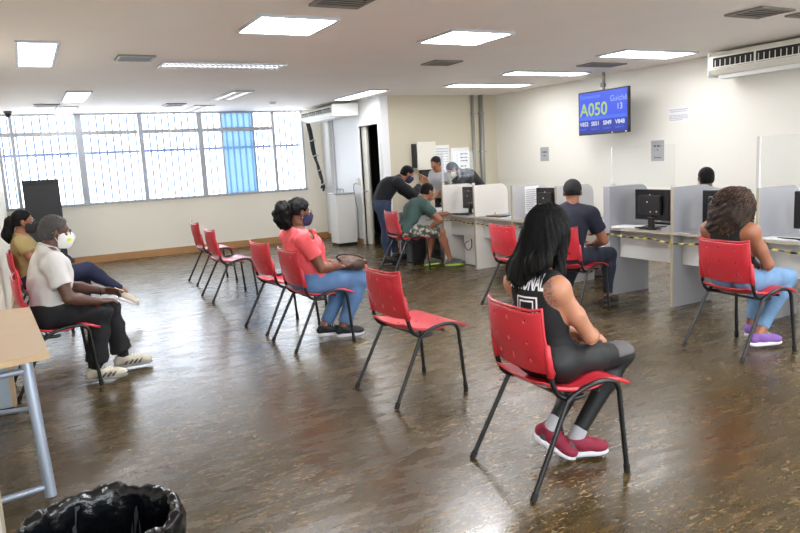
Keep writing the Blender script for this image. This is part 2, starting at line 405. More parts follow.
# loose foil-wrapped pipes hanging from the far air conditioner
t = thing('hanging_pipes', 'bundle of black insulated hoses dangling at the right end of the windows', 'pipes', (5.14, 13.15, 0))
m = MB(); m.tube([(-.02, 0, 2.36), (.03, .02, 2.1), (.06, .02, 1.8), (.16, .03, 1.5), (.22, .02, 1.2), (.2, .02, 1.05)], .03, smooth=4)
m.tube([(.02, .03, 2.36), (.05, 0, 2.2), (.1, .04, 1.9), (.12, .0, 1.6), (.19, .05, 1.3), (.26, .03, 1.1), (.22, .02, 1.0)], .022, smooth=4)
m.build('hose', mat('foam_hose', (38, 38, 40), .6), t, True)
m = MB()
for z, x in ((2.0, .06), (1.7, .1), (1.4, .16), (1.12, .22)): m.tube([(x-.05, -.02, z), (x+.02, -.03, z+.03), (x+.06, 0, z+.01)], .012)
m.build('tape_wrap', mat('foil_tape', (190, 190, 190), .3, metal=.6), t)
# panel strips on the side wall
struct(box('trim_3', (XS-.05, 13.0, 0), (XS-.001, 13.2, H-.001), WHITE))
struct(box('trim_4', (XS-.02, 12.86, 0), (XS-.001, 12.9, H-.001), mat('panel_line', (185, 185, 188), .5)))

# ------------------------------------------------------------------ water cooler, outlet
t = thing('water_cooler', 'tall white water cooler against the side wall', 'water cooler', (5.26, 12.0, 0))
MB().box((-.2, -.17, .05), (.19, .17, .96), bev=.012).build('cooler_body', WHITE, t)
box('plinth', (-.19, -.16, 0), (.18, .16, .05), BLACKP, t)
MB().box((-.21, -.18, .96), (.2, .18, .985), bev=.006).build('steel_top', mat('steel', (190, 192, 195), .25, metal=.8), t)
for y in (-.08, .08): MB().tube([(.0, y, .985), (.0, y, 1.05), (-.05, y, 1.06), (-.07, y, 1.03)], .009, smooth=3).build('tap', STEEL, t, True)
t = thing('wall_outlet', 'small outlet box with loose cable on the white side wall', 'outlet', (XS, 11.86, 1.18))
MB().box((-.03, -.05, -.06), (-.001, .05, .06), bev=.004).build('outlet_plate', OFFW, t)
MB().tube([(-.035, 0, -.03), (-.06, .08, -.08), (-.05, .06, -.35), (-.06, -.02, -.5), (-.04, .03, -.75), (-.05, .02, -1.1)], .008, smooth=4).build('cable', mat('grey_cable', (95, 95, 98), .5), t, True)

# ------------------------------------------------------------------ black cabinet by the windows
t = thing('black_cabinet', 'tall matte black cabinet standing before the left window', 'cabinet', (.27, 13.1, 0))
MB().box((-.27, -.28, .04), (.27, .28, 1.53), bev=.006).build('cabinet_body', mat('black_board', (26, 25, 28), .5), t)
MB().box((-.25, -.296, .08), (.25, -.2805, 1.44), bev=.003).build('cabinet_door', mat('black_board2', (32, 31, 34), .45), t)
box('plinth', (-.25, -.25, 0), (.25, .26, .04), BLACKP, t)
MB().lathe([(.008, 0), (.012, .004)], (.03, -.2, 1.53), 12).build('top_screw', STEEL, t)

PX1, PX2 = 7.45, 7.63
# ------------------------------------------------------------------ pipes on far wall, wall cabinet, papers
for x, r, lab in ((PX1, .03, 'thin grey conduit on the far wall, left of the pair'), (PX2, .045, 'thick grey pipe on the far wall near the corner')):
    t = thing('wall_pipe', lab, 'pipe', (x, YC-r-.004, 0), 0, 'vertical pipes on the far wall')
    MB().tube([(0, 0, .0), (0, 0, H-.001)], r, 14).build('pipe_run', GALV, t, True)
    m = MB()
    for z in (.6, 1.6, 2.3): m.box((-r-.01, -r-.003, z), (r+.01, r, z+.02))
    m.build('pipe_clamp', STEEL, t)
t = thing('wall_cabinet', 'white-doored wall box with black open body on far wall', 'cabinet', (6.38, YC, 1.5))
MB().box((-.25, -.1, -.12), (-.15, -.001, .3)).box((-.12, -.1, -.34), (.24, -.001, -.1201)).box((-.15, -.1, -.12), (.17, -.001, .3)).build('cabinet_body', BLACKP, t)
MB().box((-.20, -.13, -.16), (.18, -.102, .33), bev=.004).build('cabinet_door', OFFW, t)
def paper(name, lab, x0, x1, y0, y1, z0, z1, m, lines, cat='notice', wall='x', group=None, inkm=INK):
    """sheet stuck to a wall: wall x means the right wall (x const), wall y the far wall"""
    if wall == 'x': t = thing(name, lab, cat, (XR-.002, (y0+y1)/2, (z0+z1)/2), 0, group); W = y1-y0; M = Matrix(((0, 0, -1, 0), (-1, 0, 0, 0), (0, 1, 0, 0), (0, 0, 0, 1)))
    else: t = thing(name, lab, cat, ((x0+x1)/2, YC-.002, (z0+z1)/2), 0, group); W = x1-x0; M = Matrix(((1, 0, 0, 0), (0, 0, -1, 0), (0, 1, 0, 0), (0, 0, 0, 1)))
    Hh = z1-z0
    MB().box((-W/2, -Hh/2, 0), (W/2, Hh/2, .002), M).build('sheet', m, t)
    f = MB(); random.seed(len(lab))
    for (v, h_, a, b) in lines:
        u = a*W
        while u < b*W:
            l_ = random.uniform(.25, .9)*h_*Hh*3; e = min(u+l_, b*W); f.box((u-W/2, (v-.5)*Hh, .0022), (e-W/2, (v-.5+h_)*Hh, .003), M); u = e+h_*Hh*.6
    f.build('print', inkm, t)
    return t
paper('paper_notice', 'grey paper notice on the wall left of the number screen', 0, 0, 9.32, 9.54, 1.38, 1.62, PAPERG, [(.6, .1, .2, .8), (.35, .08, .35, .65)])
paper('paper_notice', 'grey paper notice with short heading below the number screen', 0, 0, 6.88, 7.11, 1.32, 1.61, PAPERG, [(.68, .1, .2, .8), (.5, .08, .45, .55), (.14, .06, .25, .75)])
paper('paper_notice', 'white landscape notice in two blocks, right of the number screen', 0, 0, 6.47, 6.81, 1.84, 2.05, PAPER, [(.78, .05, .05, .95), (.66, .05, .1, .9), (.42, .05, .05, .95), (.32, .05, .05, .95), (.22, .05, .05, .95), (.12, .05, .05, .7)], inkm=mat('pale_ink', (165, 165, 175), .8))
paper('paper_notice', 'blank white sheet on the wall under the number screen', 0, 0, 7.14, 7.42, 1.28, 1.6, mat('wall_sheet', (232, 228, 218), .7), [])
t0 = paper('paper_notice', 'sheet printed with a fine grid right of the wall box', 6.62, 6.92, 0, 0, 1.24, 1.76, PAPER, [(.05+.09*k, .03, .06, .94) for k in range(10)], wall='y', inkm=mat('pale_ink'))
paper('paper_notice', 'large white sheet with two lines near the thin conduit', 6.96, 7.36, 0, 0, 1.2, 1.70, PAPER, [(.75, .04, .5, .9), (.62, .04, .5, .9), (.5, .04, .5, .9), (.3, .04, .5, .8)], wall='y')

# ------------------------------------------------------------------ number screen
def text_obj(name, s, size, m, parent, M, xalign='LEFT', ext=0, bold=0):
    c = bpy.data.curves.new(name, 'FONT'); c.body = s; c.size = size; c.align_x = xalign; c.extrude = ext; c.offset = bold
    o = bpy.data.objects.new(name, c); COL.objects.link(o)
    me = bpy.data.meshes.new_from_object(o.evaluated_get(bpy.context.evaluated_depsgraph_get())); bpy.data.objects.remove(o)
    me.transform(M); me.materials.append(m)
    q = bpy.data.objects.new(name, me); COL.objects.link(q)
    if parent: q.parent = parent
    return q
TVX = 7.62
t = thing('number_screen', 'wall-hung screen showing ticket A050 in blue', 'screen', (TVX, 7.68, 2.07), math.radians(0))
RT = Matrix(((0, 0, -1, 0), (-1, 0, 0, 0), (0, 1, 0, 0), (0, 0, 0, 1)))   # local x -> -Y, y -> Z, z -> -X
WT, HT = 1.00, .64
MB().box((-WT/2, -HT/2, -.05), (WT/2, HT/2, 0), RT, bev=.008).build('screen_case', BLACKP, t)
def em(name, c, s): return mat(name, (0, 0, 0), .5, emit=c, estr=s/2**EXPO)
MB().box((-WT/2+.02, -HT/2+.03, .0005), (WT/2-.02, HT/2-.02, .002), RT).build('display', em('screen_blue', (48, 84, 232), 1.0), t)
MB().box((-WT/2+.02, -HT/2+.03, .0021), (WT/2-.02, -HT/2+.215, .003), RT).build('display_band', em('screen_navy', (28, 50, 170), 1.0), t)
MB().box((-WT/2+.02, -HT/2+.225, .0021), (WT/2-.02, -HT/2+.27, .003), RT).build('display_stripe', em('screen_light', (70, 110, 240), 1.0), t)
def tt(s, u, v, size, c, nm, st=1., b=.0):
    text_obj('display_text', s, size, em(nm, c, st), t, RT @ Matrix.Translation((u-WT/2, v-HT/2, .0035)), bold=b)
tt('A050', .04, .285, .26, (172, 205, 100), 'txt_green', b=.005)
tt('Convencional', .04, .54, .075, (120, 160, 250), 'txt_pale')
tt('Guichê', .655, .46, .115, (170, 190, 240), 'txt_mid')
tt('13', .78, .34, .12, (225, 232, 250), 'txt_white')
for k, s_ in enumerate(('V852', 'S051', 'S049', 'V848')):
    tt(s_, .035+.24*k, .135, .085, (230, 235, 250), 'txt_white', b=.002)
    tt('Guichê %d' % (7, 12, 9, 11)[k], .035+.24*k, .075, .04, (110, 150, 245), 'txt_dim')
MB().box((.18, -.31, .0021), (.21, -.3, .003), RT).box((.44, -.312, .001), (.47, -.296, .004), RT).build('case_sticker', PAPER, t)
MB().tube([(.05, .02, .15), (.05, .02, H-2.07-.001)], .022, 12).tube([(.05, .02, .15), (.06, .02, -.1)], .02).box((.0501, -.1, -.12), (.06, .14, .12)).build('ceiling_mount', mat('mount_metal', (120, 118, 112), .4, metal=.4), t)
MB().box((.01, -.02, .36), (.06, .05, .42), bev=.01).tube([(.03, .02, .42), (.045, .02, .5)], .012).build('small_sensor', mat('cam_grey'), t)

# ------------------------------------------------------------------ counters
XF = 5.30; XD = 5.88; DH = .72; TOPZ = 1.14
DIVS = [(2.80, 'nearest grey counter divider, just past the right edge of the photo'), (3.61, 'grey counter divider at the right, right of the curly-haired woman'),
        (4.47, 'grey counter divider directly left of the curly-haired woman'), (5.26, 'grey double-thick divider at the left of the booth with the big dark monitor'),
        (6.08, 'grey counter divider behind the man in the navy shirt'), (6.89, 'grey counter divider left of the man in navy, with a paper on it'),
        (7.72, 'white-looking counter divider behind the empty far chair'), (8.52, 'farthest counter divider, beside the man in the green shirt')]
def divider(y, lab, th, pm=None):
    t = thing('counter_divider', lab, 'divider', (XF, y, 0), 0, 'dividers between the service counters')
    D = XD-XF; poly = [(0.012, 0), (D-.01, 0), (D-.01, TOPZ-.14)]
    for k in range(7):
        a = k/6*PI/2; poly.append((D-.01-.12+.12*math.cos(a), TOPZ-.12+.12*math.sin(a)))
    poly.append((.012, TOPZ))
    Mx = Matrix(((1, 0, 0, 0), (0, 0, 1, -th/2+.0), (0, 1, 0, 0), (0, 0, 0, 1)))
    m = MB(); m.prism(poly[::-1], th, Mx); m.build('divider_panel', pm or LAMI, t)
    edge = LAMI if th > .05 else BEIGE
    box('front_edge', (0, -th/2-.001, 0), (.0118, th/2+.001, TOPZ+.001), edge, t)
    return t
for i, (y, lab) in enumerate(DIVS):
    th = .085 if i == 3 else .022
    divider(y if i != 3 else y+.035, lab, th, mat('lit_white_laminate', (226, 222, 214), .42) if i >= 6 else mat('lit_grey_laminate', (186, 186, 186), .42) if i >= 4 else None)  # farther dividers get a paler colour for the light falling on them
# paper on the divider at 6.89
t = thing('paper_notice', 'white paper sheet stuck on the divider behind the dark-haired woman', 'notice', (5.62, 6.89-.0125, .95))
box('sheet', (-.12, -.002, -.17), (.1, -.0005, .17), PAPER, t)
f = MB()
for k in range(11): f.box((-.10, -.0032, .12-k*.026), (.08-random.random()*.05, -.0022, .128-k*.026))
f.build('print', mat('pale_ink'), t)
BAYS = [(2.82, 3.598, 'right'), (3.622, 4.458, 'curly'), (4.482, 5.246, 'monitor'), (5.344, 6.068, 'navy'), (6.092, 6.878, 'hair'), (6.902, 7.708, 'far chair'), (7.732, 8.508, 'green'), (8.532, 9.9, 'end')]
BL = ['counter desk at the right edge of the photo', 'counter desk in front of the curly-haired woman', 'counter desk carrying the big dark monitor and cables',
      'counter desk in front of the man in navy', 'counter desk hidden behind the long dark hair', 'counter desk in front of the empty far chair',
      'counter desk with small monitor beside the man in green', 'farthest counter desk with loose papers, where the standing man leans']
for (y0, y1, k), lab in zip(BAYS, BL):
    t = thing('counter_desk', lab, 'desk', (0, 0, 0), 0, 'laminate service counter desks')
    MB().box((XF+.006, y0+.001, DH-.028), (XD+.25, y1-.001, DH), bev=.002).build('desktop', LAMI, t)
    box('edge_band', (XF+.001, y0+.002, DH-.026), (XF+.0055, y1-.002, DH-.002), BEIGE, t)
    xm = XF+.14
    box('modesty_panel', (xm, y0+.001, .40 if k not in ('green', 'far chair') else .42), (xm+.018, y1-.001, DH-.0285), LAMW, t)
    if k == 'end':
        box('end_panel', (XF+.02, y1-.022, 0), (XD+.2, y1-.002, DH-.0285), LAMI, t)
    MB().box((XD+.22, y0+.001, .0), (XD+.238, y1-.001, DH-.0285)).build('staff_side_panel', LAMI, t) if k in ('green', 'end', 'far chair', 'hair') else None
# hazard tape strung along the front edges
def tape():
    m = MB(); pts = []
    y = 2.82
    while y < 9.0:
        pts.append((XF-.012, y, DH-.085+.012*math.sin(y*4)+.008*math.sin(y*11))); y += .04
    V = []; F = []
    for i, p in enumerate(pts):
        hw = .008+.002*math.sin(i*1.7); tw = .006*math.sin(i*.9)
        V += [(p[0]-tw, p[1], p[2]-hw), (p[0]+tw, p[1], p[2]+hw), (p[0]-tw+.002, p[1], p[2]-hw), (p[0]+tw+.002, p[1], p[2]+hw)]
    for i in range(len(pts)-1):
        a = i*4; b = a+4; F += [(a, b, b+1, a+1), (a+2, a+3, b+3, b+2), (a, a+2, b+2, b), (a+1, b+1, b+3, a+3)]
    m.add(V, F, 0)
    mt = mat('hazard_tape', (30, 30, 30), .5); nt = mt.node_tree; N = nt.nodes; L = nt.links; b = N['Principled BSDF']
    tc = N.new('ShaderNodeTexCoord'); sp = N.new('ShaderNodeSeparateXYZ'); L.new(tc.outputs['Object'], sp.inputs[0])
    ad = N.new('ShaderNodeMath'); ad.operation = 'MULTIPLY_ADD'; ad.inputs[1].default_value = 9.0; L.new(sp.outputs['Y'], ad.inputs[0])
    mz = N.new('ShaderNodeMath'); mz.operation = 'MULTIPLY'; mz.inputs[1].default_value = 9; L.new(sp.outputs['Z'], mz.inputs[0]); L.new(mz.outputs[0], ad.inputs[2])
    fr = N.new('ShaderNodeMath'); fr.operation = 'FRACT'; L.new(ad.outputs[0], fr.inputs[0])
    gt = N.new('ShaderNodeMath'); gt.operation = 'GREATER_THAN'; gt.inputs[1].default_value = .5; L.new(fr.outputs[0], gt.inputs[0])
    mx = N.new('ShaderNodeMix'); mx.data_type = 'RGBA'; L.new(gt.outputs[0], mx.inputs[0]); mx.inputs[6].default_value = (*lin((45, 45, 48)), 1); mx.inputs[7].default_value = (*lin((200, 178, 60)), 1)
    L.new(mx.outputs[2], b.inputs['Base Color'])
    # knots holding it at every divider
    for y, _ in DIVS[1:]: m.tube([(XF-.02, y, DH-.07), (XF-.014, y+.01, DH-.11), (XF-.02, y+.02, DH-.14)], .006, 5)
    tag(m.build('barrier_tape', mt), 'yellow and black striped tape strung along the counter fronts', 'tape')
tape()
# acrylic shields standing on the dividers
def shield(y0, y1, z1, lab, post=False, x=XF+.03, z0=TOPZ+.002):
    t = thing('acrylic_shield', lab, 'screen', (x, (y0+y1)/2, z0), 0, 'clear acrylic shields over the counters')
    w_ = (y1-y0)/2; MB().box((-.003, -w_, 0), (.003, w_, z1-z0), bev=.001).build('clear_sheet', ACRYL, t)
    if post: box('aluminium_post', (-.012, w_-.025, 0), (.012, w_, z1-z0), mat('white_alu', (205, 203, 200), .35), t)
    else: box('bright_edge', (-.004, w_-.004, 0), (.004, w_+.001, z1-z0), mat('acrylic_edge', (225, 230, 228), .3), t)
    f = MB()
    for yy in (y0+.01, y1-.03): f.box((-.02, yy-(y0+y1)/2, -.001), (.02, yy-(y0+y1)/2+.02, .03))
    f.build('shield_bracket', mat('white_alu'), t)
shield(2.82, 3.64, 1.56, 'clear acrylic shield at the right edge with a white post', True)
shield(4.46, 5.25, 1.54, 'clear acrylic shield above the booth with the big dark monitor')
shield(7.73, 8.53, 1.60, 'clear acrylic shield above the farthest booth', True)

# monitors and desk clutter
def monitor(x, y, rz, wd, ht, lab, stick=True, z=DH):
    t = thing('computer_monitor', lab, 'monitor', (x, y, z), rz, 'monitors on the counters')
    # back of the monitor looks to -x
    MB().box((-.2+.08, -.1, 0), (.1, .1, .012), bev=.004).build('monitor_base', BLACKP, t)
    MB().box((-.03, -.03, .012), (.0, .03, .16), bev=.005).build('monitor_neck', BLACKP, t)
    z0 = .07
    c = MB().box((-.01, -wd/2, z0), (.035, wd/2, z0+ht), bev=.008).build('monitor_case', BLACKP, t)
    MB().box((-.045, -wd*.32, z0+ht*.18), (-.0105, wd*.32, z0+ht*.82), bev=.012).build('rear_housing', mat('dark_plastic', (38, 36, 38), .3), t)
    MB().box((.0352, -wd/2+.015, z0+.02), (.037, wd/2-.015, z0+ht-.015)).build('monitor_screen', mat('screen_glass', (12, 14, 18), .1), t)
    if stick:
        f = MB()
        for (u, v) in ((-.02, .84), (.03, .60), (-.14, .3), (-.03, .28)):
            f.box((-.0475, u*wd*1.6-.007, z0+v*ht-.006), (-.0455, u*wd*1.6+.007, z0+v*ht+.006))
        f.build('sticker', PAPER, t)
    return t
monitor(5.56, 4.93, math.radians(-4), .46, .31, 'large dark monitor seen from behind in the booth right of the man in navy')
monitor(5.58, 4.12, 0, .46, .31, 'dark monitor half hidden behind the curly hair', False)
monitor(5.58, 3.24, 0, .46, .31, 'dark monitor cut by the right edge of the photo')
monitor(5.62, 6.60, math.radians(4), .36, .31, 'dark monitor left of the man in navy')
monitor(5.60, 8.22, 0, .40, .31, 'small dark monitor beside the man in green')
def clutter(y, lab, seed):
    rnd = random.Random(seed)
    k = thing('keyboard', 'black keyboard ' + lab, 'keyboard', (5.86, y, DH), 0, 'keyboards on the counters')
    MB().box((-.07, -.2, 0), (.07, .2, .018), bev=.004).build('keyboard_case', BLACKP, k)
    f = MB()
    for i in range(4):
        for j in range(14): f.box((-.06+i*.03, -.185+j*.0265, .018), (-.036+i*.03, -.163+j*.0265, .023))
    f.build('keys', mat('key_grey', (50, 50, 52), .5), k)
    f = MB()
    for i in range(3):
        a = [(5.34+rnd.random()*.08, y-.25+rnd.random()*.5, DH+.006) for _ in range(5)]
        f.tube([(p[0], p[1], p[2]+.004*i) for p in a], .0045, 6, smooth=5)
    tag(f.build('cable', BLACKP, None, True), 'tangled black cables ' + lab, 'cable', 'cables on the counters')
clutter(4.93, 'beside the big dark monitor', 1); clutter(3.24, 'at the right edge of the photo', 2); clutter(8.2, 'by the small far monitor', 3)
def papers(x, y, n, lab, z=DH, rz=.2):
    t = thing('paper_stack', lab, 'papers', (x, y, z), rz)
    f = MB()
    for i in range(n):
        a = random.uniform(-.2, .2); M = Matrix.Translation((random.uniform(-.01, .01), random.uniform(-.01, .01), i*.004)) @ Matrix.Rotation(a, 4, 'Z')
        f.box((-.1, -.14, .001), (.1, .14, .004), M)
    f.build('sheet', PAPER, t)
papers(5.40, 5.10, 4, 'small stack of white papers left of the big dark monitor')
papers(5.6, 7.1, 3, 'white papers lying on the desk before the empty far chair')
papers(5.45, 9.15, 3, 'loose white papers at the far end of the counter')
papers(5.7, 9.4, 3, 'white sheets spread behind the leaning man', rz=.9)
papers(5.52, 5.75, 3, 'white papers on the desk in front of the man in navy')
papers(5.42, 3.46, 2, 'papers beside the keyboard at the right edge')
t = thing('desk_device', 'small black upright card reader before the big dark monitor', 'card reader', (5.38, 4.78, DH))
MB().box((-.03, -.04, 0), (.05, .04, .014), bev=.003).build('reader_base', BLACKP, t)
MB().box((-.012, -.035, .014), (.012, .035, .12), bev=.006).build('reader_body', mat('dark_plastic'), t)
t = thing('desk_tray', 'black tray with yellow marker on the far desk', 'tray', (5.5, 7.45, DH))
MB().box((-.09, -.15, 0), (.09, .15, .015), bev=.004).build('tray_body', BLACKP, t)
MB().tube([(-.02, .02, .022), (.0, .06, .05)], .014, 10).build('marker', mat('yellow_plastic', (225, 190, 40), .4), t)
t = thing('computer_tower', 'black computer tower on the floor behind the green-shirted man', 'computer', (5.18, 9.0, 0))
MB().box((-.2, -.09, .01), (.2, .09, .42), bev=.006).build('tower_case', mat('tower_grey', (48, 48, 50), .45), t)
MB().box((-.206, -.07, .05), (-.2005, .07, .38)).build('front_grille', BLACKP, t)
t = thing('computer_tower', 'pale computer tower under the far desk with small monitor', 'computer', (5.66, 8.1, 0))
MB().box((-.2, -.3, .01), (.2, .12, .44), bev=.006).build('tower_case', LAMW, t)
MB().tube([(-.2, .0, .35), (-.24, .05, .3), (-.23, .0, .22), (-.22, -.08, .26), (-.22, -.1, .34), (-.2, -.05, .38)], .006, 6, smooth=4).build('cable', RUBBER, t, True)
MB().tube([(5.46, 4.52, .42), (5.44, 4.53, .35), (5.45, 4.52, .25), (5.43, 4.5, .18)], .007, 6, smooth=4).build('cable', RUBBER, None, True)
for o in bpy.data.objects:
    if o.name.startswith('cable') and o.parent is None and 'label' not in o:
        tag(o, 'short black cable dangling under the desk right of the navy-shirted man', 'cable')

# ------------------------------------------------------------------ chairs
def holed_sheet(U, V, cell, holes, fn, th):
    nu, nv = round(U/cell), round(V/cell); bl = set(); hs = []
    for (u, v) in holes:
        i = round((u+U/2)/cell); j = round(v/cell); i = min(max(i, 2), nu-2); j = min(max(j, 2), nv-2)
        hs.append((i, j)); bl |= {(i-1, j-1), (i, j-1), (i-1, j), (i, j)}
    vid = {}; P = []
    def g(i, j):
        if (i, j) not in vid: vid[(i, j)] = len(P); P.append((-U/2+i*cell, j*cell))
        return vid[(i, j)]
    F = [(g(i, j), g(i+1, j), g(i+1, j+1), g(i, j+1)) for i in range(nu) for j in range(nv) if (i, j) not in bl]
    for (i, j) in hs:
        ring = [(i-1, j-1), (i, j-1), (i+1, j-1), (i+1, j), (i+1, j+1), (i, j+1), (i-1, j+1), (i-1, j)]
        r0 = [g(*q) for q in ring]; r1 = []
        for q in ring:
            a = math.atan2(q[1]-j, q[0]-i); r1.append(len(P)); P.append((-U/2+i*cell+.0085*math.cos(a), j*cell+.0085*math.sin(a)))
        for k in range(8): F.append((r0[k], r0[(k+1) % 8], r1[(k+1) % 8], r1[k]))
    me = bpy.data.meshes.new('s'); me.from_pydata([fn(u, v) for u, v in P], [], F); me.update()
    o = bpy.data.objects.new('s', me); COL.objects.link(o)
    a = o.modifiers.new('a', 'SUBSURF'); a.levels = 1
    b = o.modifiers.new('b', 'SOLIDIFY'); b.thickness = th; b.offset = 0
    m2 = bpy.data.meshes.new_from_object(o.evaluated_get(bpy.context.evaluated_depsgraph_get()))
    bpy.data.objects.remove(o)
    return [v.co.copy() for v in m2.vertices], [tuple(p.vertices) for p in m2.polygons]
def make_chair():
    root = thing('plastic_chair', 'x', 'chair')
    BH = .29
    def fb(u, v):
        a = u/.23; b = v/BH
        uu = u*(.955-.05*b**4+.02*b**12); vv = v+(.016*abs(a)**8 if b > .9 else 0)-.012*(1-a*a)*(b < .2)
        return (-.150-.18*vv+.42*uu*uu+.016*abs(a)**10-.018*math.sin(b*PI), uu, .543+vv)
    V, F = holed_sheet(.46, BH, .02, [(u, v) for v in (.24, .14, .06) for u in (-.13, .0, .13)], fb, .006)
    m = MB().add(V, F)
    for s in (-1, 1):
        m.tube([(-.128, s*.218, .533), (-.138, s*.220, .60), (-.148, s*.220, .675), (-.154, s*.210, .69)], [.017, .017, .015, .006], 10)
    rim = [Vector(fb(-.23, v)) for v in np.linspace(.0, BH, 10)]+[Vector(fb(u, BH)) for u in np.linspace(-.21, .21, 12)]+[Vector(fb(.23, v)) for v in np.linspace(BH, .0, 10)]
    m.tube([p+Vector((.002, 0, 0)) for p in rim], .0075, 6)
    m.build('backrest', REDP, root, True)
    def fs(u, v):   # v 0..0.42 back to front
        a = u/.23; b = v/.42; x = -.15+v*1.14
        hump = math.exp(-((x-.19)/.085)**2); rear = max(0, min(1, (.12-x)/.2))
        z = .442+.034*hump-.016*max(0, (x-.24)/.09)**2+.045*max(0, (-.06-x)/.09)**2*(1-.3*a*a)+.034*rear*abs(a)**2.5
        wd = 1-.16*max(0, (-.02-x)/.13)**2-.08*max(0, (b-.85)/.15)**3
        return (x, u*wd, z)
    V, F = holed_sheet(.46, .42, .02, [(-.08, .12), (.08, .12), (0, .20), (-.1, .28), (.1, .28)], fs, .007)
    m = MB().add(V, F)
    for s in (-1, 1): m.tube([Vector(fs(s*.23, v))+Vector((0, 0, -.006)) for v in np.linspace(.02, .41, 14)], .0085, 6)
    m.tube([Vector(fs(u, .42))+Vector((0, 0, -.004)) for u in np.linspace(-.2, .2, 8)], .0065, 6)
    m.build('seat', REDP, root, True)
    r = .0125
    for s in (-1, 1):
        MB().tube([(-.148, s*.220, .675), (-.132, s*.219, .56), (-.122, s*.222, .50), (-.095, s*.22, .448), (-.045, s*.22, .420), (.02, s*.218, .414), (.05, s*.216, .418)], r, 10, smooth=4).build('back_rail', BLACKM, root, True)
        MB().tube([(-.06, s*.238, .405), (-.02, s*.237, .436), (.04, s*.236, .458), (.11, s*.235, .470), (.175, s*.234, .468), (.222, s*.234, .450), (.243, s*.235, .41)], r, 10, smooth=4).build('seat_rail', BLACKM, root, True)
        for (top, foot) in (((-.058, s*.238, .408), (-.268, s*.262, .012)), ((.243, s*.235, .412), (.275, s*.25, .012))):
            lg = MB().tube([top, foot], r, 10).build('leg', BLACKM, root, True, 40)
            t_ = Vector(foot)-Vector(top); t_.normalize()
            MB().tube([Vector(foot)-t_*.03, Vector(foot)+t_*.0108], .0155, 10).build('foot_cap', RUBBER, lg, True, 40)
    for x, z in ((-.03, .415), (.14, .425)): MB().tube([(x, -.22, z), (x, .22, z)], .009, 8).build('crossbar', BLACKM, root, True, 40)
    return root
CH = [
 (2.103, 2.509, -4, 'red plastic chair in the foreground with the tattooed long-haired woman'),
 (2.127, 3.92, 3, 'empty red plastic chair in the middle of the floor, nearest empty one'),
 (2.065, 5.54, 2, 'red plastic chair with the woman in coral seated on it'),
 (2.045, 6.293, 5, 'empty red plastic chair directly behind the woman in coral'),
 (2.056, 8.275, 1, 'empty red plastic chair by the windows, nearer of the two'),
 (2.18, 9.648, 0, 'empty red plastic chair closest to the windows, farther of the two'),
 (4.30, 5.53, -3, 'empty red plastic chair facing the counters, left of the navy-shirted man'),
 (4.45, 4.93, 12, 'red plastic chair under the man in the navy shirt'),
 (4.532, 3.214, -5, 'red plastic chair under the woman with curly hair at right'),
 (4.579, 8.427, -5, 'red plastic chair with the man in the green shirt'),
 (.051, 5.646, 4, 'red plastic chair under the man in the white shirt'),
 (-.01, 7.75, 3, 'red plastic chair of the woman in mustard by the left wall')]
base = make_chair()
for i, (x, y, a, lab) in enumerate(CH):
    c = base if i == 0 else copy_tree(base)
    c.location = (x, y, 0); c.rotation_euler = (0, 0, math.radians(a)); c['label'] = lab; c['group'] = 'red plastic waiting chairs'

# ------------------------------------------------------------------ near table, side panels, bin
t = thing('table', 'beech-topped table with silver tube legs at the left edge', 'table', (0, 0, 0))
def quadprism(pts, z0, z1):
    return MB().prism(pts, z1-z0, Matrix.Translation((0, 0, z0)))
quadprism([(-.80, 3.42), (.02, 3.62), (-.05, 5.04), (-.80, 5.22)], .68, .71).build('tabletop', BEECH, t)
def rodleg(a, b, r): return MB().tube([a, b], r, 16)
rodleg((-.085, 3.72, .68), (-.055, 3.62, .0), .027).build('leg', STEEL, t, True, 40)
rodleg((-.74, 3.56, .68), (-.74, 3.50, .0), .031).build('leg', STEEL, t, True, 40)
rodleg((-.11, 4.93, .68), (-.10, 5.0, .0), .031).build('leg', STEEL, t, True, 40)
rodleg((-.74, 5.08, .68), (-.74, 5.12, .0), .031).build('leg', STEEL, t, True, 40)
for a, b in (((-.085, 3.71, .62), (-.74, 3.56, .62)), ((-.055, 3.63, .05), (-.74, 3.50, .05)), ((-.10, 4.99, .05), (-.74, 5.10, .05)), ((-.11, 4.94, .62), (-.74, 5.08, .62))):
    MB().tube([a, b], .016, 10).build('crossbar', STEEL, t, True, 40)
t = thing('side_cabinet', 'low grey cabinet with a beige edge behind the near table', 'cabinet', (-.34, 5.25, 0))
MB().box((-.4, -.08, .03), (.11, .08, .62), bev=.002).build('cabinet_body', mat('blue_grey_laminate', (158, 170, 182), .45), t)
box('edge_band', (.1102, -.08, .03), (.135, .08, .62), BEECH, t); box('plinth', (-.4, -.07, 0), (.12, .07, .029), BLACKP, t)
t = thing('laminate_board', 'pale laminate panel edge standing at the lower left corner', 'panel', (-.30, 3.35, 0))
box('panel_board', (-.3, -.012, 0), (.045, .012, .34), LAMW, t); box('edge_band', (.0452, -.012, 0), (.058, .012, .34), BEIGE, t)

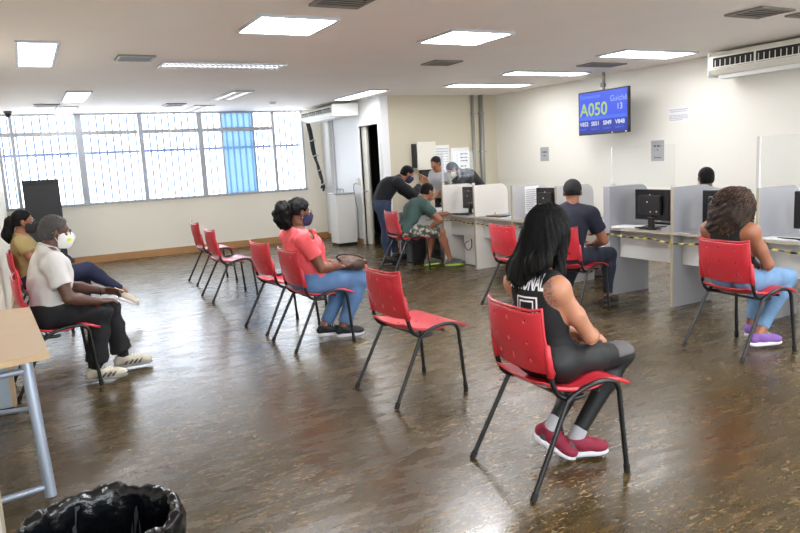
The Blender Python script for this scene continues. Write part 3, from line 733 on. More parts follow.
def bag_bin():
    t = thing('waste_bin', 'round waste bin lined with a shiny black plastic bag', 'bin', (.085, 2.22, 0))
    MB().lathe([(.17, 0), (.185, .01), (.222, .44), (.222, .445), (.212, .445), (.175, .03), (.165, .02)], n=40).build('bin_body', mat('bin_plastic', (40, 42, 48), .5), t, True, 50)
    n = 120; V = []; F = []
    prof = [(.238, .20), (.243, .30), (.246, .38), (.247, .43), (.244, .465), (.232, .482), (.216, .478), (.206, .45), (.198, .38), (.188, .26), (.175, .12), (.12, .06), (.0, .05)]
    for i, (r, z) in enumerate(prof):
        for k in range(n):
            a = 2*PI*k/n
            wv = .5*math.sin(7*a+i*.9)+.35*math.sin(13*a-1.3*i)+.3*math.sin(23*a+2.1*i+2)+.25*math.sin(41*a+i*3.1)
            amp = .010 if i < 9 else .016
            zz = z+(.005*math.sin(5*a+1)+.004*math.sin(11*a)+.003*math.sin(27*a) if 3 <= i <= 7 else .02*math.sin(4*a+i) if i < 3 else 0)
            rr = max(.0, r+amp*wv*(1 if r > .05 else 0)); V.append((rr*math.cos(a), rr*math.sin(a), zz))
    for i in range(len(prof)-1):
        for k in range(n): F.append((i*n+k, i*n+(k+1) % n, (i+1)*n+(k+1) % n, (i+1)*n+k))
    o = MB().add(V, F).build('bin_bag', mat('black_bag', (8, 9, 12), .2, bump=.8, bscale=16, spec=.4), t, True)
    s = o.modifiers.new('s', 'SOLIDIFY'); s.thickness = .0015
bag_bin()

# ------------------------------------------------------------------ people: implicit surfaces turned into meshes
f32 = np.float32
def npv(p): return np.array(p, dtype=float)
def unit(v): v = npv(v); return v/(np.linalg.norm(v)+1e-9)
def C_(a, b, ra, rb, k=.02): return ('c', npv(a), npv(b), ra, rb, k)
def E_(c, r, R=None, k=.02): return ('e', npv(c), npv(r), np.eye(3) if R is None else R, k)
def frame(fwd, up):
    u = unit(up); f = npv(fwd); f = unit(f-u*(f@u)); l = np.cross(u, f)
    return np.array([f, l, u])          # rows: forward, left, up
class Grid:
    def __init__(s, lo, hi, h):
        s.h = h; s.o = npv(lo)-2*h; n = np.ceil((npv(hi)+2*h-s.o)/h).astype(int)+1; s.n = n
        s.ax = [(s.o[i]+h*np.arange(n[i])).astype(f32) for i in range(3)]
        s.F = np.full(n, .3, f32)
    def sl(s, lo, hi):
        r = []
        for i in range(3):
            a = max(0, int((lo[i]-s.o[i])/s.h)); b = min(s.n[i], int((hi[i]-s.o[i])/s.h)+2)
            if b <= a: return None
            r.append(slice(a, b))
        return tuple(r)
def prim_box(p, infl):
    m = infl+.05
    if p[0] == 'c':
        r = max(p[3], p[4])+m; return np.minimum(p[1], p[2])-r, np.maximum(p[1], p[2])+r
    e = np.sqrt(((p[3]*p[2][:, None])**2).sum(0)); return p[1]-e-m, p[1]+e+m
def dist(p, X, Y, Z, infl):
    if p[0] == 'c':
        a, b = p[1], p[2]; ba = b-a; L2 = max(ba@ba, 1e-9)
        px, py, pz = X-a[0], Y-a[1], Z-a[2]
        h = np.clip((px*ba[0]+py*ba[1]+pz*ba[2])/L2, 0, 1)
        return np.sqrt((px-ba[0]*h)**2+(py-ba[1]*h)**2+(pz-ba[2]*h)**2)-(p[3]+(p[4]-p[3])*h)-infl
    c, r, R = p[1], p[2]+infl, p[3]; px, py, pz = X-c[0], Y-c[1], Z-c[2]
    k0 = 0; k1 = 0
    for i in range(3):
        q = px*R[i][0]+py*R[i][1]+pz*R[i][2]; k0 = k0+(q/r[i])**2; k1 = k1+(q/r[i]**2)**2
    k0 = np.sqrt(k0); k1 = np.sqrt(k1)+1e-6
    return k0*(k0-1)/k1
def smin(a, b, k):
    h = np.clip(.5+.5*(b-a)/k, 0, 1); return b*(1-h)+a*h-k*h*(1-h)
def group_field(G, prims, infl=0, clips=(), subs=()):
    F = np.full(G.n, .3, f32)
    for p in prims:
        lo, hi = prim_box(p, infl); s = G.sl(lo, hi)
        if s is None: continue
        X, Y, Z = G.ax[0][s[0]][:, None, None], G.ax[1][s[1]][None, :, None], G.ax[2][s[2]][None, None, :]
        F[s] = smin(F[s], dist(p, X, Y, Z, infl), p[-1])
    X, Y, Z = G.ax[0][:, None, None], G.ax[1][None, :, None], G.ax[2][None, None, :]
    for (pt, n) in clips:
        n = unit(n); F = np.maximum(F, (X-pt[0])*n[0]+(Y-pt[1])*n[1]+(Z-pt[2])*n[2])
    for p in subs:
        lo, hi = prim_box(p, .02); s = G.sl(lo, hi)
        if s is None: continue
        x, y, z = G.ax[0][s[0]][:, None, None], G.ax[1][s[1]][None, :, None], G.ax[2][s[2]][None, None, :]
        F[s] = -smin(-F[s], dist(p, x, y, z, 0), .006)
    return F.astype(f32)
def nets(G):
    F = G.F; S = F < 0; n = F.shape
    cnt = np.zeros([q-1 for q in n], np.int8)
    for i in (0, 1):
        for j in (0, 1):
            for k in (0, 1): cnt += S[i:n[0]-1+i, j:n[1]-1+j, k:n[2]-1+k]
    act = (cnt > 0) & (cnt < 8); ii = np.argwhere(act)
    idx = np.full(act.shape, -1, np.int64); idx[act] = np.arange(len(ii))
    acc = np.zeros((len(ii), 3)); c = np.zeros(len(ii))
    cor = [(i, j, k) for i in (0, 1) for j in (0, 1) for k in (0, 1)]
    for a in cor:
        for ax in range(3):
            if a[ax]: continue
            b = list(a); b[ax] = 1
            fa = F[ii[:, 0]+a[0], ii[:, 1]+a[1], ii[:, 2]+a[2]]; fb = F[ii[:, 0]+b[0], ii[:, 1]+b[1], ii[:, 2]+b[2]]
            m = (fa < 0) != (fb < 0); t = np.where(m, fa/(fa-fb+1e-12), 0)
            q = np.tile(npv(a), (len(ii), 1)); q[:, ax] = t; acc[m] += q[m]; c += m
    V = G.o+G.h*(ii+acc/np.maximum(c, 1)[:, None])
    Fs = []
    for ax in range(3):
        u, v = (ax+1) % 3, (ax+2) % 3
        s0 = [slice(None)]*3; s1 = [slice(None)]*3; s0[ax] = slice(0, n[ax]-1); s1[ax] = slice(1, n[ax])
        A = S[tuple(s0)]; B = S[tuple(s1)]; e = np.argwhere(A != B)
        e = e[(e[:, u] > 0) & (e[:, v] > 0) & (e[:, u] < n[u]-1) & (e[:, v] < n[v]-1)]
        if not len(e): continue
        def cell(du, dv):
            q = e.copy(); q[:, u] -= du; q[:, v] -= dv; return idx[q[:, 0], q[:, 1], q[:, 2]]
        Q = np.stack([cell(1, 1), cell(0, 1), cell(0, 0), cell(1, 0)], 1)
        ins = A[e[:, 0], e[:, 1], e[:, 2]]
        Q[~ins] = Q[~ins][:, ::-1]
        Fs.append(Q)
    return V, np.concatenate(Fs)
def np_mesh(name, V, Q, m, parent, disp=None, keep_main=True):
    me = bpy.data.meshes.new(name)
    me.vertices.add(len(V)); me.vertices.foreach_set('co', V.astype(f32).ravel())
    me.loops.add(Q.size); me.loops.foreach_set('vertex_index', Q.ravel().astype(np.int32))
    me.polygons.add(len(Q)); me.polygons.foreach_set('loop_start', np.arange(0, Q.size, 4, dtype=np.int32))
    me.polygons.foreach_set('use_smooth', np.ones(len(Q), bool)); me.update(calc_edges=True)
    # two rounds of laplacian smoothing take the grid steps off
    ed = np.zeros(len(me.edges)*2, np.int32); me.edges.foreach_get('vertices', ed); ed = ed.reshape(-1, 2)
    co = V.copy(); deg = np.bincount(ed.ravel(), minlength=len(V)).astype(float)[:, None]
    for _ in range(2):
        sm = np.zeros_like(co)
        for a in range(3):
            sm[:, a] = np.bincount(ed[:, 0], co[ed[:, 1], a], len(V))+np.bincount(ed[:, 1], co[ed[:, 0], a], len(V))
        co = co*.5+.5*sm/np.maximum(deg, 1)
    me.vertices.foreach_set('co', co.astype(f32).ravel()); me.update()
    if disp is not None:
        nr = np.zeros(len(V)*3, f32); me.vertex_normals.foreach_get('vector', nr); nr = nr.reshape(-1, 3)
        co = co+nr*disp(co)[:, None]; me.vertices.foreach_set('co', co.astype(f32).ravel()); me.update()
    me.materials.append(m) if m else None
    o = bpy.data.objects.new(name, me); COL.objects.link(o)
    if parent: o.parent = parent
    return o
def implicit(name, groups, m, parent, h=.008, disp=None, k=.02):
    """groups: list of (prims, infl, clips, subs[, k])"""
    lo = np.full(3, 9.); hi = -lo
    for g in groups:
        for p in g[0]:
            a, b = prim_box(p, g[1]); lo = np.minimum(lo, a+.05); hi = np.maximum(hi, b-.05)
    G = Grid(lo, hi, h)
    for g in groups:
        F = group_field(G, g[0], g[1], g[2] if len(g) > 2 else (), g[3] if len(g) > 3 else ())
        G.F = smin(G.F, F, g[4] if len(g) > 4 else k)
    V, Q = nets(G)
    return np_mesh(name, V, Q, m, parent, disp)
def folds(amp, sc_=18., seed=0, dirv=(0, 0, 1)):
    r = np.random.default_rng(seed); ks = r.normal(size=(8, 3))*sc_*1.15; ph = r.uniform(0, 6.28, 8); wf = r.normal(size=(3, 3))*8
    def d(P):
        W = P+.03*np.sin(P@wf.T+ph[:3]); s = 0
        for i in range(5): s = s+(1-2*np.abs(np.sin(.5*(W@ks[i])+ph[i])))
        for i in range(5, 8): s = s+np.sin(W@ks[i]*1.8+ph[i])*.5
        return amp*1.25*s/2.6
    return d
def grooves(amp, center, freq, seed=0):
    def d(P):
        q = P-npv(center); a = np.arctan2(q[:, 1], q[:, 0])
        return amp*(np.sin(a*freq+2*np.sin(q[:, 2]*9))+.6*np.sin(a*freq*2.3+q[:, 2]*14)+.4*np.sin(a*freq*.4+q[:, 2]*6))
    return d
def curls(amp, f, seed=0):
    r = np.random.default_rng(seed); ks = r.normal(size=(9, 3))*f; ph = r.uniform(0, 6.28, 9)
    def d(P): return amp*sum(np.sin(P@ks[i]+ph[i]+1.5*np.sin(P@ks[i-1]*.5)) for i in range(9))/3
    return d

SEAT = dict(pel=(-.09, 0, .56), wai=(-.10, 0, .71), che=(-.06, 0, .87), nek=(-.03, 0, 1.0), hd=(.02, 0, 1.145),
            shR=(-.04, -.165, .945), elR=(.08, -.21, .69), wrR=(.30, -.10, .605), shL=(-.04, .165, .945), elL=(.08, .21, .69), wrL=(.30, .10, .605),
            hipR=(-.015, -.085, .545), knR=(.38, -.10, .505), anR=(.30, -.10, .10), hipL=(-.015, .085, .545), knL=(.38, .10, .505), anL=(.30, .10, .10),
            yaw=0., pit=0., roll=0., hdR=(1, .2, -.2), hdL=(1, -.2, -.2), pnR=(0, .2, -1), pnL=(0, -.2, -1), toeR=(1, -.1, 0), toeL=(1, .1, 0), face=(1, 0, 0))
def hand(w_, d, pn, ts, curl, sc_=1.):
    d = unit(d); pn = unit(npv(pn)-d*(npv(pn)@d)); l = np.cross(d, pn)*ts; w_ = npv(w_); P = []
    P.append(E_(w_+d*.05*sc_, npv((.052, .040, .017))*sc_, np.array([d, l, np.cross(d, l)]), .012))
    for i in range(4):
        b = w_+(d*(.088-.004*(i == 3)-.003*(i == 0))+l*(.031-.0205*i))*sc_; q = d.copy(); L_ = (.070, .080, .074, .058)[i]*sc_
        for j, fr in enumerate((.45, .31, .24)):
            a = curl*(.5 if j == 0 else 1.); q = unit(q*math.cos(a)+pn*math.sin(a)) if j == 0 else unit(q*math.cos(a)+(pn-q*(pn@q))*math.sin(a))
            e = b+q*L_*fr; r = (.0085, .0078, .007)[j]*sc_; P.append(C_(b, e, r, r*.92, .004)); b = e
    b = w_+(d*.025+l*.028)*sc_; e = b+unit(d*.65+l*.62+pn*.35)*.036*sc_; P.append(C_(b, e, .013*sc_, .0105*sc_, .008))
    P.append(C_(e, e+unit(d*.9+l*.15+pn*.4)*.036*sc_, .0105*sc_, .008*sc_, .004))
    return P
def body_parts(J, sex, wd=1., lb=1., bust=0., belly=0.):
    J = {k: (npv(v) if isinstance(v, (tuple, list)) else v) for k, v in J.items()}
    male = sex == 'm'; G = {}
    lat = unit(J['shL']-J['shR']); up = unit(J['nek']-J['wai']); fwd = np.cross(lat, up); RT_ = frame(fwd, up)
    latp = unit(J['hipL']-J['hipR']); upp = unit(J['wai']-J['pel']); RP = frame(np.cross(latp, upp), upp)
    a = wd
    T_ = [E_(J['pel'], npv((.112, .165 if not male else .155, .125))*a, RP, .03),
          E_(J['wai'], npv((.092+.02*belly, .128 if not male else .145, .13))*a, RT_, .05),
          E_(J['wai']*.5+J['che']*.5+RT_[0]*.02*belly, npv((.098+.03*belly, .130 if not male else .150, .12))*a, RT_, .05),
          E_(J['che'], npv((.100 if not male else .112, .140 if not male else .160, .135))*a, RT_, .05),
          C_(J['shR']+RT_[1]*.03, J['shL']-RT_[1]*.03, .055*lb, .055*lb, .05)]
    if bust:
        for s in (-1, 1): T_.append(E_(J['che']+RT_[0]*.075*a+RT_[1]*s*.07-RT_[2]*.02, npv((.055, .06, .06))*bust, RT_, .03))
    for s in ('R', 'L'): T_.append(C_(J['nek']+RT_[2]*.02, J['sh'+s]+RT_[2]*.012, .042*lb, .045*lb, .04))
    if male: T_ += [E_(J['che']+RT_[0]*.06+RT_[1]*s*.07+RT_[2]*.03, (.05, .075, .06), RT_, .04) for s in (-1, 1)]
    for s in (-1, 1): T_.append(E_(J['pel']-RP[0]*.03+RP[1]*s*.07-RP[2]*.045, (.07*a, .08*a, .072), RP, .03))
    G['torso'] = T_
    for s in ('R', 'L'):
        sh, el, wr = J['sh'+s], J['el'+s], J['wr'+s]; ra = .050*lb if male else .045*lb
        G['up'+s] = [E_(sh, (.058*lb, .055*lb, .058*lb), None, .03), C_(sh, sh*.45+el*.55, ra*1.04, ra*.98, .03), C_(sh*.45+el*.55, el, ra*.98, ra*.8, .02)]
        G['fo'+s] = [C_(el, el*.68+wr*.32, ra*.80, ra*.86, .02), C_(el*.68+wr*.32, wr, ra*.86, ra*.56, .02)]
        G['ha'+s] = hand(wr, J['hd'+s], J['pn'+s], 1 if s == 'R' else -1, J.get('curl'+s, .55), 1.0 if male else .92)
        hp, kn, an = J['hip'+s], J['kn'+s], J['an'+s]; rt = (.082 if male else .086)*lb*a**.5
        G['th'+s] = [C_(hp, hp*.5+kn*.5, rt, rt*.86, .04), C_(hp*.5+kn*.5, kn, rt*.86, rt*.68, .03), E_(kn, (rt*.70,)*3, None, .02)]
        m_ = kn*.7+an*.3; back = unit(np.cross(np.cross(kn-an, J['toe'+s]), kn-an))
        G['sh'+s] = [C_(kn, m_-back*.0, rt*.66, rt*.62, .03), E_(m_-back*.022, (rt*.55, rt*.55, rt*1.1), frame(J['toe'+s], kn-an), .03), C_(m_, an, rt*.60, rt*.40, .03)]
        toe = unit(npv(J['toe'+s])); G['ft'+s] = [C_(an+npv((0, 0, -.035))-toe*.02, an+toe*.09+npv((0, 0, -.052)), .030, .018, .02)]
    RH = np.eye(3); yw, pt, rl = J['yaw'], J['pit'], J['roll']
    E3 = Matrix.Rotation(yw, 3, 'Z') @ Matrix.Rotation(pt, 3, 'Y') @ Matrix.Rotation(rl, 3, 'X')
    RH = np.array(E3).T; c = J['hd']; hs = 1.0 if male else .96
    def hp_(x, y, z): return c+hs*(RH[0]*x+RH[1]*y+RH[2]*z)
    G['hp'] = hp_; G['RH'] = RH; G['c'] = c
    hd = [E_(hp_(-.014, 0, .03), npv((.094, .076, .088))*hs, RH, .02), E_(hp_(.028, 0, -.03), npv((.062, .059, .085))*hs, RH, .03), E_(hp_(.036, 0, -.078), npv((.044, .044, .034))*hs, RH, .03),
          E_(hp_(.074, 0, .024), npv((.018, .046, .012))*hs, RH, .012), C_(hp_(.086, 0, .006), hp_(.107, 0, -.026), .008, .0135, .012), E_(hp_(.086, 0, -.055), npv((.013, .023, .009)), RH, .008)]
    for s in (-1, 1): hd += [E_(hp_(-.004, s*.080, -.006), (.018, .011, .031), RH, .006), E_(hp_(.062, s*.036, -.02), (.025, .022, .02), RH, .015), C_(hp_(.092, s*.010, -.028), hp_(.098, s*.011, -.028), .008, .007, .006)]
    G['headp'] = hd; G['headsub'] = [E_(hp_(.094, s*.031, .006), (.016, .016, .012), RH, .01) for s in (-1, 1)]
    G['neck'] = [C_(J['nek']-npv((0, 0, .02)), hp_(-.022, 0, -.05), (.056 if male else .047)*lb, (.055 if male else .045)*lb, .03)]
    G['J'] = J; G['RT'] = RT_; G['RP'] = RP; G['hs'] = hs
    return G
SKIN = {}
def skin(name, rgb=(128, 84, 62), rough=.45): return mat('skin_'+name, rgb, rough, noise=.05, nscale=14, bump=.06, bscale=180)
def make_body(P, G, m, h, limbs=('up', 'fo', 'ha', 'th', 'sh', 'ft'), feet=True):
    grp = [(G['torso'], 0, (), (), .02), (G['neck'], 0, (), (), .03), (G['headp'], 0, (), G['headsub'], .02)]
    for s in ('R', 'L'):
        for l in limbs: grp.append((G[l+s], 0, (), (), {'up': .03, 'fo': .02, 'ha': .008, 'th': .03, 'sh': .02, 'ft': .02}[l]))
    o = implicit('body', grp, m, P, h)
    f = MB(); f2 = MB()
    for s in (-1, 1):
        c = G['hp'](.078, s*.031, .006)
        f.lathe([(.001, -.0115), (.008, -.009), (.0115, 0), (.008, .009), (.001, .0115)], c, 12)
        c2 = G['hp'](.0865, s*.031, .006); f2.lathe([(.0005, -.005), (.0045, -.003), (.005, 0), (.0045, .003), (.0005, .005)], c2, 8)
    e = f.build('eyes', mat('eye_white', (225, 220, 212), .2), P, True); f2.build('iris', mat('eye_dark', (35, 22, 15), .2), e, True)
    return o
def lerp(a, b, t): return npv(a)*(1-t)+npv(b)*t
def top_garment(P, G, name, m, infl=.012, sleeve=.6, hem=None, h=.009, amp=.004, seed=1, neck=.5, foresleeve=0, low=.05):
    J = G['J']; RT_ = G['RT']; hemp = J['pel']-G['RP'][2]*low if hem is None else npv(hem)
    nk = J['nek']+RT_[2]*(.035)+RT_[0]*.0
    tc = [(hemp, -G['RP'][2]), (nk, unit(RT_[2]*1.0+RT_[0]*neck))]
    gs = [(G['torso'], infl, tc, (), .02)]
    for s in ('R', 'L'):
        sh, el, wr = J['sh'+s], J['el'+s], J['wr'+s]
        if foresleeve:
            gs.append((G['up'+s], infl, (), (), .03)); gs.append((G['fo'+s], infl, [(lerp(el, wr, foresleeve), wr-el)], (), .02))
        elif sleeve: gs.append((G['up'+s], infl+.006, [(lerp(sh, el, sleeve), el-sh)], (), .03))
    return implicit(name, gs, m, P, h, folds(amp, seed=seed))
def trousers(P, G, name, m, infl=.009, ankle=.93, short=0, h=.009, amp=.003, seed=2, top=.05, flare=0):
    J = G['J']; RP = G['RP']
    gs = [(G['torso'][:2]+G['torso'][-2:], infl, [(J['pel']+RP[2]*top, RP[2])], (), .02)]
    for s in ('R', 'L'):
        kn, an, hp = J['kn'+s], J['an'+s], J['hip'+s]
        if short: gs.append((G['th'+s], infl+.012, [(lerp(hp, kn, short), kn-hp)], (), .03))
        else: gs.append((G['th'+s], infl, (), (), .03)); gs.append((G['sh'+s]+([C_(lerp(kn, an, .45), lerp(kn, an, 1.0), .058, .058+flare, .03)] if flare else []), infl, [(lerp(kn, an, ankle), an-kn)], (), .02))
    return implicit(name, gs, m, P, h, folds(amp, 16, seed))
def shoe(P, G, s, mu, ms, size=.27, accent=None, h=.006, flat=None, laces=True):
    J = G['J']; an = J['an'+s]; toe = unit(J['toe'+s]); upv = npv((0, 0, 1)) if flat is None else npv(flat)
    R = frame(toe, upv); toe = R[0]; up = R[2]; k = size/.27
    h0 = an-toe*.045*k-up*.055; t0 = h0+toe*size*.78
    U = [C_(h0+up*.02, h0+up*.045+toe*.02, .033, .036, .02), C_(h0+up*.03+toe*.06, t0-toe*.05+up*.012, .041, .038, .03), E_(t0-toe*.02+up*.006, (.055*k, .044, .030), R, .03), C_(an-up*.0, an-up*.03+toe*.03, .038, .04, .02)]
    clipb = [(h0-up*.012, -up), (an+up*.008, up)]
    o = implicit('shoe', [(U, 0, clipb, ())], mu, P, h)
    S_ = [E_(h0+toe*.03-up*.02, (.068*k, .037, .022), R, .03), E_(h0+toe*.10*k-up*.02, (.08*k, .034, .020), R, .03), E_(t0-toe*.035-up*.02, (.075*k, .046, .02), R, .03)]
    implicit('sole', [(S_, 0, [(h0-up*.034, -up), (h0-up*.004, up)], ())], ms, o, h)
    if laces:
        f = MB(); l = R[1]
        for q in range(4):
            c = h0+toe*(.085+.022*q)*k+up*(.078-.010*q); f.tube([c-l*.026-up*.012, c+up*.002, c+l*.026-up*.012], .0032, 5, smooth=3)
        f.build('laces', accent or ms, o, True)
    return o
def cap_hair(P, G, m, grow=.009, h=.007, low=-.055, disp=None, front=.058, name='hair'):
    hp = G['hp']; RH = G['RH']; hs = G['hs']
    pr = [E_(hp(-.014, 0, .032), npv((.094, .077, .088))*hs, RH, .02), E_(hp(-.045, 0, -.02), npv((.058, .062, .06))*hs, RH, .03)]
    clips = [(hp(front, 0, .055), unit(RH[0]*1.0-RH[2]*.75)), (hp(0, 0, low), -RH[2])]
    subs = [E_(hp(.075, 0, -.03), (.07, .12, .075), RH, .01), E_(hp(.002, .088, -.014), (.027, .026, .038), RH, .01), E_(hp(.002, -.088, -.014), (.027, .026, .038), RH, .01)]
    return implicit(name, [(pr, grow, clips, subs)], m, P, h, disp)
def face_mask(P, G, m, loopm=None, valve=None, cup=.007):
    hp = G['hp']; RH = G['RH']
    pr = G['headp'][1:3]+[C_(hp(.088, 0, -.005), hp(.108, 0, -.03), .010, .014, .02), E_(hp(.07, 0, -.06), (.04, .045, .05), RH, .03)]
    o = implicit('face_mask', [(pr, cup, [(hp(.012, 0, 0), -RH[0]), (hp(0, 0, .0), unit(RH[2]-RH[0]*.1)), (hp(0, 0, -.118), -RH[2])], ())], m, P, .006)
    f = MB()
    for s in (-1, 1):
        for z in (-.015, -.08): f.tube([hp(.022, s*.066, z), hp(-.005, s*.080, z*.6+.01), hp(-.022, s*.078, .0)], .0022, 5, smooth=4)
    f.build('ear_loop', loopm or m, o, True)
    if valve:
        c = hp(.090, -.052, -.052); n = unit(RH[0]*.45-RH[1]*1.0); q = frame(n, RH[2])
        MB().prism([(.016*math.cos(a), .013*math.sin(a)) for a in np.linspace(0, 2*PI, 16, False)], .008, Matrix((( q[1][0], q[2][0], q[0][0], c[0]), (q[1][1], q[2][1], q[0][1], c[1]), (q[1][2], q[2][2], q[0][2], c[2]), (0, 0, 0, 1)))).build('mask_valve', valve, o, True, 40)
    return o
def glasses(P, G, m):
    hp = G['hp']; f = MB()
    for s in (-1, 1):
        f.tube([hp(.102-.006*abs(math.cos(a)), s*(.033+.024*math.cos(a)), .004+.019*math.sin(a)) for a in np.linspace(0, 2*PI, 17)], .0022, 6)
        f.tube([hp(.095, s*.057, .008), hp(.05, s*.073, .010), hp(-.012, s*.080, .004), hp(-.022, s*.08, -.012)], .002, 6)
    f.tube([hp(.104, -.010, .008), hp(.107, 0, .010), hp(.104, .010, .008)], .002, 6)
    return f.build('glasses', m, P, True)
def person(label, cx, cy, rz, over, sex, sk, **kw):
    P = thing('person', label, 'person', (cx, cy, 0), math.radians(rz), 'people in the service hall')
    J = dict(SEAT); J.update(over); G = body_parts(J, sex, **kw)
    return P, G
HB = mat('hair_black', (7, 6, 6), .5, spec=.16, noise=.25, nscale=30, bump=.5, bscale=220)
HG = mat('hair_greying', (58, 56, 55), .6, noise=.25, nscale=60, bump=.5, bscale=150)
DENIM = mat('denim_light', (108, 142, 178), .8, noise=.16, nscale=9, bump=.3, bscale=250)
DENIMM = mat('denim_mid', (90, 124, 168), .8, noise=.16, nscale=9, bump=.3, bscale=250)
DENIMD = mat('denim_dark', (22, 28, 44), .8, noise=.12, nscale=9, bump=.3, bscale=250)

# --- woman in the foreground: black tank top, long straight hair
P, G = person('woman with long straight black hair and shoulder tattoo, seated in the foreground', 2.103, 2.509, 6, dict(
    pel=(.035, -.01, .56), wai=(.0, 0, .70), che=(-.025, 0, .845), nek=(-.01, 0, .975), hd=(.045, .0, 1.16), pit=.25, yaw=.05,
    shR=(-.035, -.128, .90), elR=(.12, -.175, .665), wrR=(.29, -.045, .62), shL=(-.045, .14, .905), elL=(.11, .17, .675), wrL=(.30, .04, .61),
    hdR=(.55, .75, -.2), hdL=(.55, -.7, -.15), pnR=(.3, .1, -1), pnL=(.2, -.1, -1), curlR=.6, curlL=.5,
    knR=(.45, -.10, .50), anR=(.165, -.03, .105), knL=(.44, .07, .50), anL=(.09, .06, .150), toeR=(.9, -.5, 0), toeL=(.35, -.8, -.42)), 'f', None, wd=.94, lb=.93, bust=1.0)
SK1 = skin('light_tan', (176, 122, 94))
# tattoo on the skin of the right shoulder blade
nt = SK1.node_tree; N = nt.nodes; L = nt.links; b = N['Principled BSDF']; tc = N.new('ShaderNodeTexCoord')
J = G['J']; tp = J['shR']+npv((-.055, .02, -.03))
vm = N.new('ShaderNodeVectorMath'); vm.operation = 'SUBTRACT'; vm.inputs[1].default_value = tuple(tp); L.new(tc.outputs['Object'], vm.inputs[0])
ms = N.new('ShaderNodeVectorMath'); ms.operation = 'MULTIPLY'; ms.inputs[1].default_value = (1, 1.25, .62); L.new(vm.outputs[0], ms.inputs[0])
ln = N.new('ShaderNodeVectorMath'); ln.operation = 'LENGTH'; L.new(ms.outputs[0], ln.inputs[0])
lt = N.new('ShaderNodeMapRange'); lt.inputs[1].default_value = .048; lt.inputs[2].default_value = .066; lt.inputs[3].default_value = 1; lt.inputs[4].default_value = 0; L.new(ln.outputs['Value'], lt.inputs[0])
vo = N.new('ShaderNodeTexNoise'); vo.inputs['Scale'].default_value = 38; vo.inputs['Detail'].default_value = 3; vo.inputs['Distortion'].default_value = 2.5; L.new(tc.outputs['Object'], vo.inputs['Vector'])
rp = N.new('ShaderNodeMapRange'); rp.inputs[1].default_value = .44; rp.inputs[2].default_value = .52; rp.inputs[3].default_value = .9; rp.inputs[4].default_value = .12; L.new(vo.outputs['Fac'], rp.inputs[0])
mu = N.new('ShaderNodeMath'); mu.operation = 'MULTIPLY'; L.new(lt.outputs[0], mu.inputs[0]); L.new(rp.outputs[0], mu.inputs[1])
old = b.inputs['Base Color'].links[0].from_socket; mx = N.new('ShaderNodeMix'); mx.data_type = 'RGBA'
L.new(mu.outputs[0], mx.inputs[0]); L.new(old, mx.inputs[6]); mx.inputs[7].default_value = (*lin((92, 86, 88)), 1); L.new(mx.outputs[2], b.inputs['Base Color'])
make_body(P, G, SK1, .0065)
TANK = mat('black_jersey', (11, 12, 15), .75, noise=.15, nscale=12, bump=.2, bscale=200)
RT_ = G['RT']
subs = []
for s, q in (('R', -1), ('L', 1)):
    sh = J['sh'+s]
    subs += [E_(sh+RT_[1]*q*.035-RT_[2]*.005, (.20, .066, .088), RT_, .01), E_(sh+RT_[1]*q*.02-RT_[0]*.09-RT_[2]*.012, (.07, .042, .078), RT_, .01)]
tank = implicit('tank_top', [(G['torso'], .006, [(J['pel']-G['RP'][2]*.07, -G['RP'][2]), (J['nek']+RT_[2]*.01, unit(RT_[2]+RT_[0]*.5))], subs)], TANK, P, .0065, folds(.0022, 22, 5))
LEG = mat('black_leggings', (15, 16, 18), .6, noise=.1, nscale=10)
lg = trousers(P, G, 'leggings', LEG, .004, .90, h=.008, amp=.0012, top=.13)
f = [(G['thR'][2:3]+[C_(lerp(J['hipR'], J['knR'], .72), lerp(J['hipR'], J['knR'], .93), .060, .060, .02)], .0075, [(J['knR']+npv((0, 0, .01)), (0, 0, -1)), (lerp(J['hipR'], J['knR'], .78), J['hipR']-J['knR'])], ())]
implicit('knee_patch', f, mat('grey_mesh_fabric', (88, 84, 84), .8), lg, .006)
BURG = mat('burgundy_knit', (132, 24, 52), .7, bump=.3, bscale=300); GREYS = mat('sole_pale', (205, 205, 212), .5)
for s in ('R', 'L'):
    o = shoe(P, G, s, BURG, GREYS, .235, mat('burgundy_lace', (150, 40, 70), .6), flat=(0, 0, 1) if s == 'R' else (.18, -.4, 1))
    tq = unit(J['toe'+s]); an_ = J['an'+s]
    implicit('heel_panel', [([C_(an_-tq*.02-npv((0, 0, .042)), an_-tq*.012-npv((0, 0, .005)), .041, .041, .01)], 0, [(an_+tq*.012, tq), (an_+npv((0, 0, .006)), (0, 0, 1)), (an_-npv((0, 0, .060)), (0, 0, -1))], ())], mat('grey_heel', (84, 82, 86), .6), o, .006)
for s in ('R', 'L'):
    implicit('sock', [([C_(J['an'+s]-npv((0, 0, .01)), lerp(J['kn'+s], J['an'+s], .90), .040, .039, .02)], 0, [(lerp(J['kn'+s], J['an'+s], .84), J['kn'+s]-J['an'+s])], ())], mat('sock_grey', (170, 170, 176), .8), P, .007)
